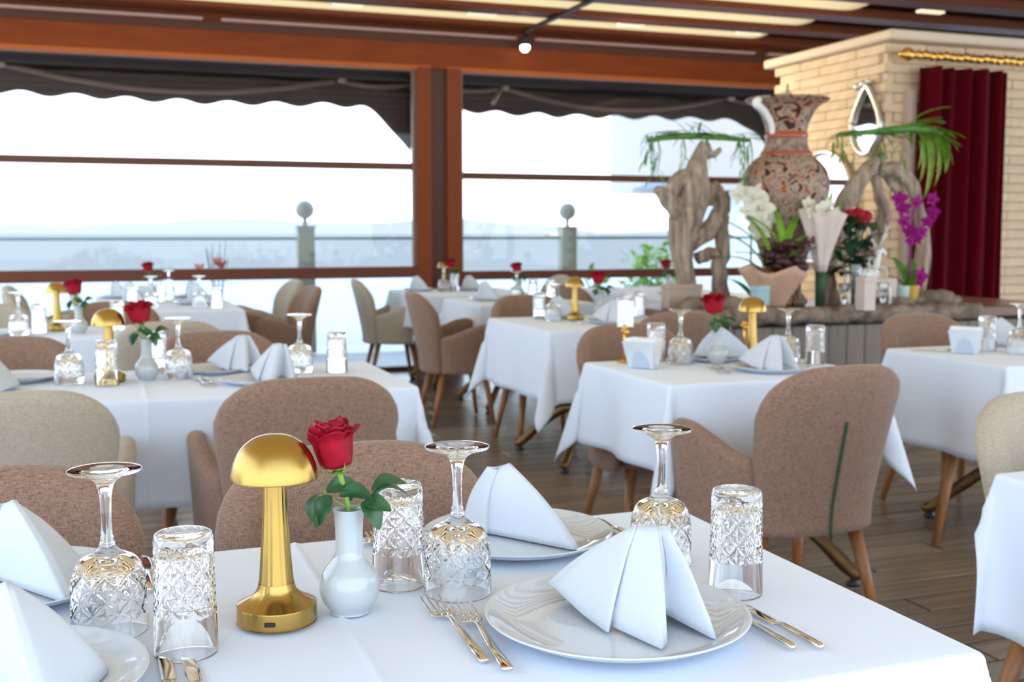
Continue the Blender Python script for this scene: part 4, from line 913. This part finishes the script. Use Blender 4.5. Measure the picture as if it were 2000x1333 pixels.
def frk(x, y, rz, l, z=.002): place(FK, (x, y, T+z), rz, 'steel fork '+l, gF)
def kni(x, y, rz, l): place(KN, (x, y, T+.002), rz, 'steel knife '+l, gK)
# nearest table
lmp(.204, 1.418, 'standing left of the rose on the nearest table')
vas(.300, 1.425, 'beside the gold lamp on the nearest table', 'red rose with green leaves in focus beside the nearest gold lamp', True)
tum(.087, 1.352, 'left of the lamp on the nearest table'); tum(.389, 1.513, 'right of the rose on the nearest table'); tum(.817, 1.318, 'by the knives on the nearest table')
win(.003, 1.46, 'left of all on the nearest table'); win(.457, 1.452, 'in the middle of the nearest table'); win(.785, 1.478, 'behind the front napkin on the nearest table')
plt(.602, 1.247, 'at the front of the nearest table', 1.02); plt(.622, 1.655, 'at the back of the nearest table, behind the middle wine glass', .93)
plt(-.112, 1.292, 'cut by the lower left corner', .95); plt(-.12, 1.672, 'behind the leftmost wine glass', .92)
nap(NF, .615, 1.262, 0, 'like a fan on the front plate'); nap(NT, .622, 1.665, 0, 'like a tent on the back plate of the nearest table')
nap(NT, -.105, 1.672, .0, 'like a tent at the upper left of the nearest table'); nap(NT, -.088, 1.275, -.25, 'at the lower left corner of the photo')
frk(.408, 1.192, .0, 'left one of the pair before the front plate'); frk(.4225, 1.155, -.07, 'right one of the pair before the front plate', .004)
kni(.763, 1.098, .02, 'left one of the pair right of the front plate'); kni(.795, 1.088, .02, 'right one of the pair right of the front plate')
kni(.785, 1.575, .03, 'left one of the pair beside the back plate'); kni(.805, 1.575, .03, 'right one of the pair beside the back plate')
frk(.397, 1.562, .0, 'left one of the pair seen through the tumbler', .002); frk(.424, 1.564, .04, 'right one of the pair seen through the tumbler')
kni(.060, 1.155, .0, 'left one of the pair at the lower left'); kni(.086, 1.140, .0, 'right one of the pair at the lower left')
kni(.056, 1.59, .0, 'between the leftmost wine glass and tumbler')
# second left table
lmp(.036, 3.955, 'on the second left table behind a tumbler'); tum(.026, 3.86, 'in front of the lamp on the second left table')
vas(.153, 3.955, 'on the second left table', 'red rose on the second left table')
win(-.09, 3.95, 'left of the lamp on the second left table'); win(.257, 3.96, 'right of the bud vase on the second left table'); win(.672, 3.985, 'right of the napkins on the second left table')
tum(.195, 4.15, 'half hidden behind the second table bud vase'); tum(.795, 3.94, 'at the right end of the second left table')
plt(.385, 4.095, 'behind the forks on the second left table', .8); plt(.50, 3.74, 'just above the brown chair back on the second left table', .8); plt(-.26, 4.08, 'at the left of the second left table', .85)
nap(NF, .455, 4.10, .3, 'left one of the two on the second left table'); nap(NF, .535, 3.76, -.1, 'right one of the two on the second left table'); nap(NT, -.33, 3.85, -.2, 'cut by the left edge on the second left table', 1.1)
frk(.318, 3.70, .05, 'left one on the second left table'); frk(.345, 3.70, .05, 'right one on the second left table')
# right middle table
place(ST, (1.885, 3.86, T+.002), CAMR, 'gold number stand with blank white card on the right middle table'); place(RD, (2.43, 3.89, T+.002), CAMR, 'thin gold rod stand left of the right lamp')
place(HO, (1.872, 3.675, T+.002), CAMR-.60, 'white porcelain napkin holder on the right middle table', 'white napkin holders'); place(PN, (1.872, 3.675, T+.002), CAMR-.60, 'paper napkins in the holder on the right middle table', 'paper napkins')
tum(2.02, 3.86, 'behind the napkin holder'); win(2.06, 3.74, 'right of the napkin holder')
vas(2.195, 3.70, 'on the right middle table', 'red rose beside the right lamp before the counter', False, .6)
plt(2.235, 3.80, 'behind the bud vase on the right middle table', .7); plt(2.26, 3.44, 'before the right lamp on the right middle table', .85)
nap(NT, 2.285, 3.80, .3, 'behind the bud vase on the right middle table'); nap(NF, 2.245, 3.445, -.1, 'before the right lamp on the right middle table')
lmp(2.40, 3.785, 'on the right middle table before the counter'); win(2.478, 3.655, 'right of the lamp on the right middle table'); tum(2.54, 3.57, 'at the right end of the right middle table')
frk(2.035, 3.40, -.35, 'left one on the right middle table'); frk(2.065, 3.39, -.35, 'right one on the right middle table')
# middle aisle table
tum(2.385, 6.0, 'at the left of the middle aisle table'); win(2.385, 5.79, 'left of the lamp on the middle aisle table'); win(2.96, 6.10, 'right of the rose on the middle aisle table'); tum(3.0, 5.95, 'at the right of the middle aisle table')
lmp(2.53, 5.82, 'on the middle aisle table'); vas(2.80, 6.05, 'on the middle aisle table', 'red rose with dark leaves on the middle aisle table')
plt(2.50, 6.02, 'behind the lamp on the middle aisle table', .8); plt(2.62, 5.55, 'before the lamp on the middle aisle table', .8)
nap(NT, 2.53, 6.02, 0, 'left of the lamp on the middle aisle table'); nap(NF, 2.62, 5.56, 0, 'right of the lamp on the middle aisle table')
frk(2.42, 5.48, -.2, 'on the middle aisle table'); tum(2.80, 5.72, 'right of the front napkin on the middle aisle table')
# far right table
place(HO, (3.335, 3.66, T+.002), CAMR-.50, 'white porcelain napkin holder on the far right table', 'white napkin holders'); place(PN, (3.335, 3.66, T+.002), CAMR-.50, 'paper napkins in the holder on the far right table', 'paper napkins')
tum(3.50, 3.72, 'right of the far right napkin holder'); win(3.535, 3.58, 'on the far right table at the photo edge'); nap(NT, 3.68, 3.82, 0, 'behind the wine glass on the far right table'); kni(3.36, 3.72, 1.0, 'on the far right table behind the napkin holder')
tum(3.66, 3.56, 'cut by the right edge of the photo')
# third left table
tum(-.265, 5.98, 'on the third left table'); win(-.352, 5.90, 'on the third left table'); lmp(-.185, 6.10, 'on the third left table'); vas(-.081, 5.88, 'on the third left table', 'red rose before the far lamp on the third left table')
tum(.10, 6.02, 'right of the bud vase on the third left table'); plt(-.5, 5.86, 'at the left edge on the third left table', .8)
place(ST, (-.10, 6.14, T+.002), CAMR, 'gold number stand with white card between lamp and rose')
# far left table by the window
nap(NT, .16, 8.95, 0, 'back left on the far left table'); nap(NT, .70, 8.85, 0, 'back right on the far left table'); nap(NT, .24, 8.15, 0, 'front left on the far left table', 1.2); nap(NT, .66, 8.0, 0, 'front right on the far left table', 1.2)
plt(.22, 8.15, 'front left on the far left table', .9); plt(.64, 8.0, 'front right on the far left table', .9); plt(.14, 8.95, 'back left on the far left table', .8); plt(.68, 8.85, 'back right on the far left table', .8)
place(HO, (.35, 8.62, T+.002), CAMR, 'white napkin holder on the far left table', 'white napkin holders'); place(PN, (.35, 8.62, T+.002), CAMR, 'paper napkins on the far left table', 'paper napkins')
vas(.40, 9.05, 'on the far left table', 'dark red rose on the far left table'); tum(.50, 8.60, 'at the centre of the far left table'); tum(.44, 8.40, 'front centre of the far left table'); win(.52, 8.85, 'back centre of the far left table')
tum(.74, 7.55, 'at the near right of the far left table'); win(.64, 7.66, 'at the near right of the far left table'); win(.34, 7.72, 'at the near left of the far left table'); tum(.22, 7.60, 'at the near left of the far left table')
# far tables near the column
nap(NT, 2.55, 9.15, 0, 'left one beside the window column'); nap(NT, 3.0, 9.1, 0, 'right one beside the window column'); plt(2.55, 9.15, 'left one beside the window column', .8); plt(3.0, 9.1, 'right one beside the window column', .8)
lmp(2.80, 9.25, 'before the window column'); vas(2.86, 9.18, 'before the window column', 'pinkish red rose before the window column'); win(2.72, 9.0, 'before the window column'); tum(2.80, 8.95, 'before the window column')
nap(NT, 2.66, 7.70, -.2, 'on the far middle table behind the side on chair', 1.1); plt(2.67, 7.68, 'on the far middle table', .9); vas(3.0, 7.95, 'on the far middle table', 'red rose on the far middle table before the window'); win(2.92, 7.80, 'on the far middle table'); tum(3.02, 7.72, 'on the far middle table'); tum(3.12, 7.62, 'beside the far middle rose')
nap(NT, 4.25, 7.85, 0, 'on the far table left of the driftwood'); plt(4.25, 7.85, 'on the far table left of the driftwood', .8); vas(4.45, 8.30, 'on the far table left of the driftwood', 'orange red rose on the far table left of the driftwood'); tum(4.58, 8.2, 'on the far table left of the driftwood')
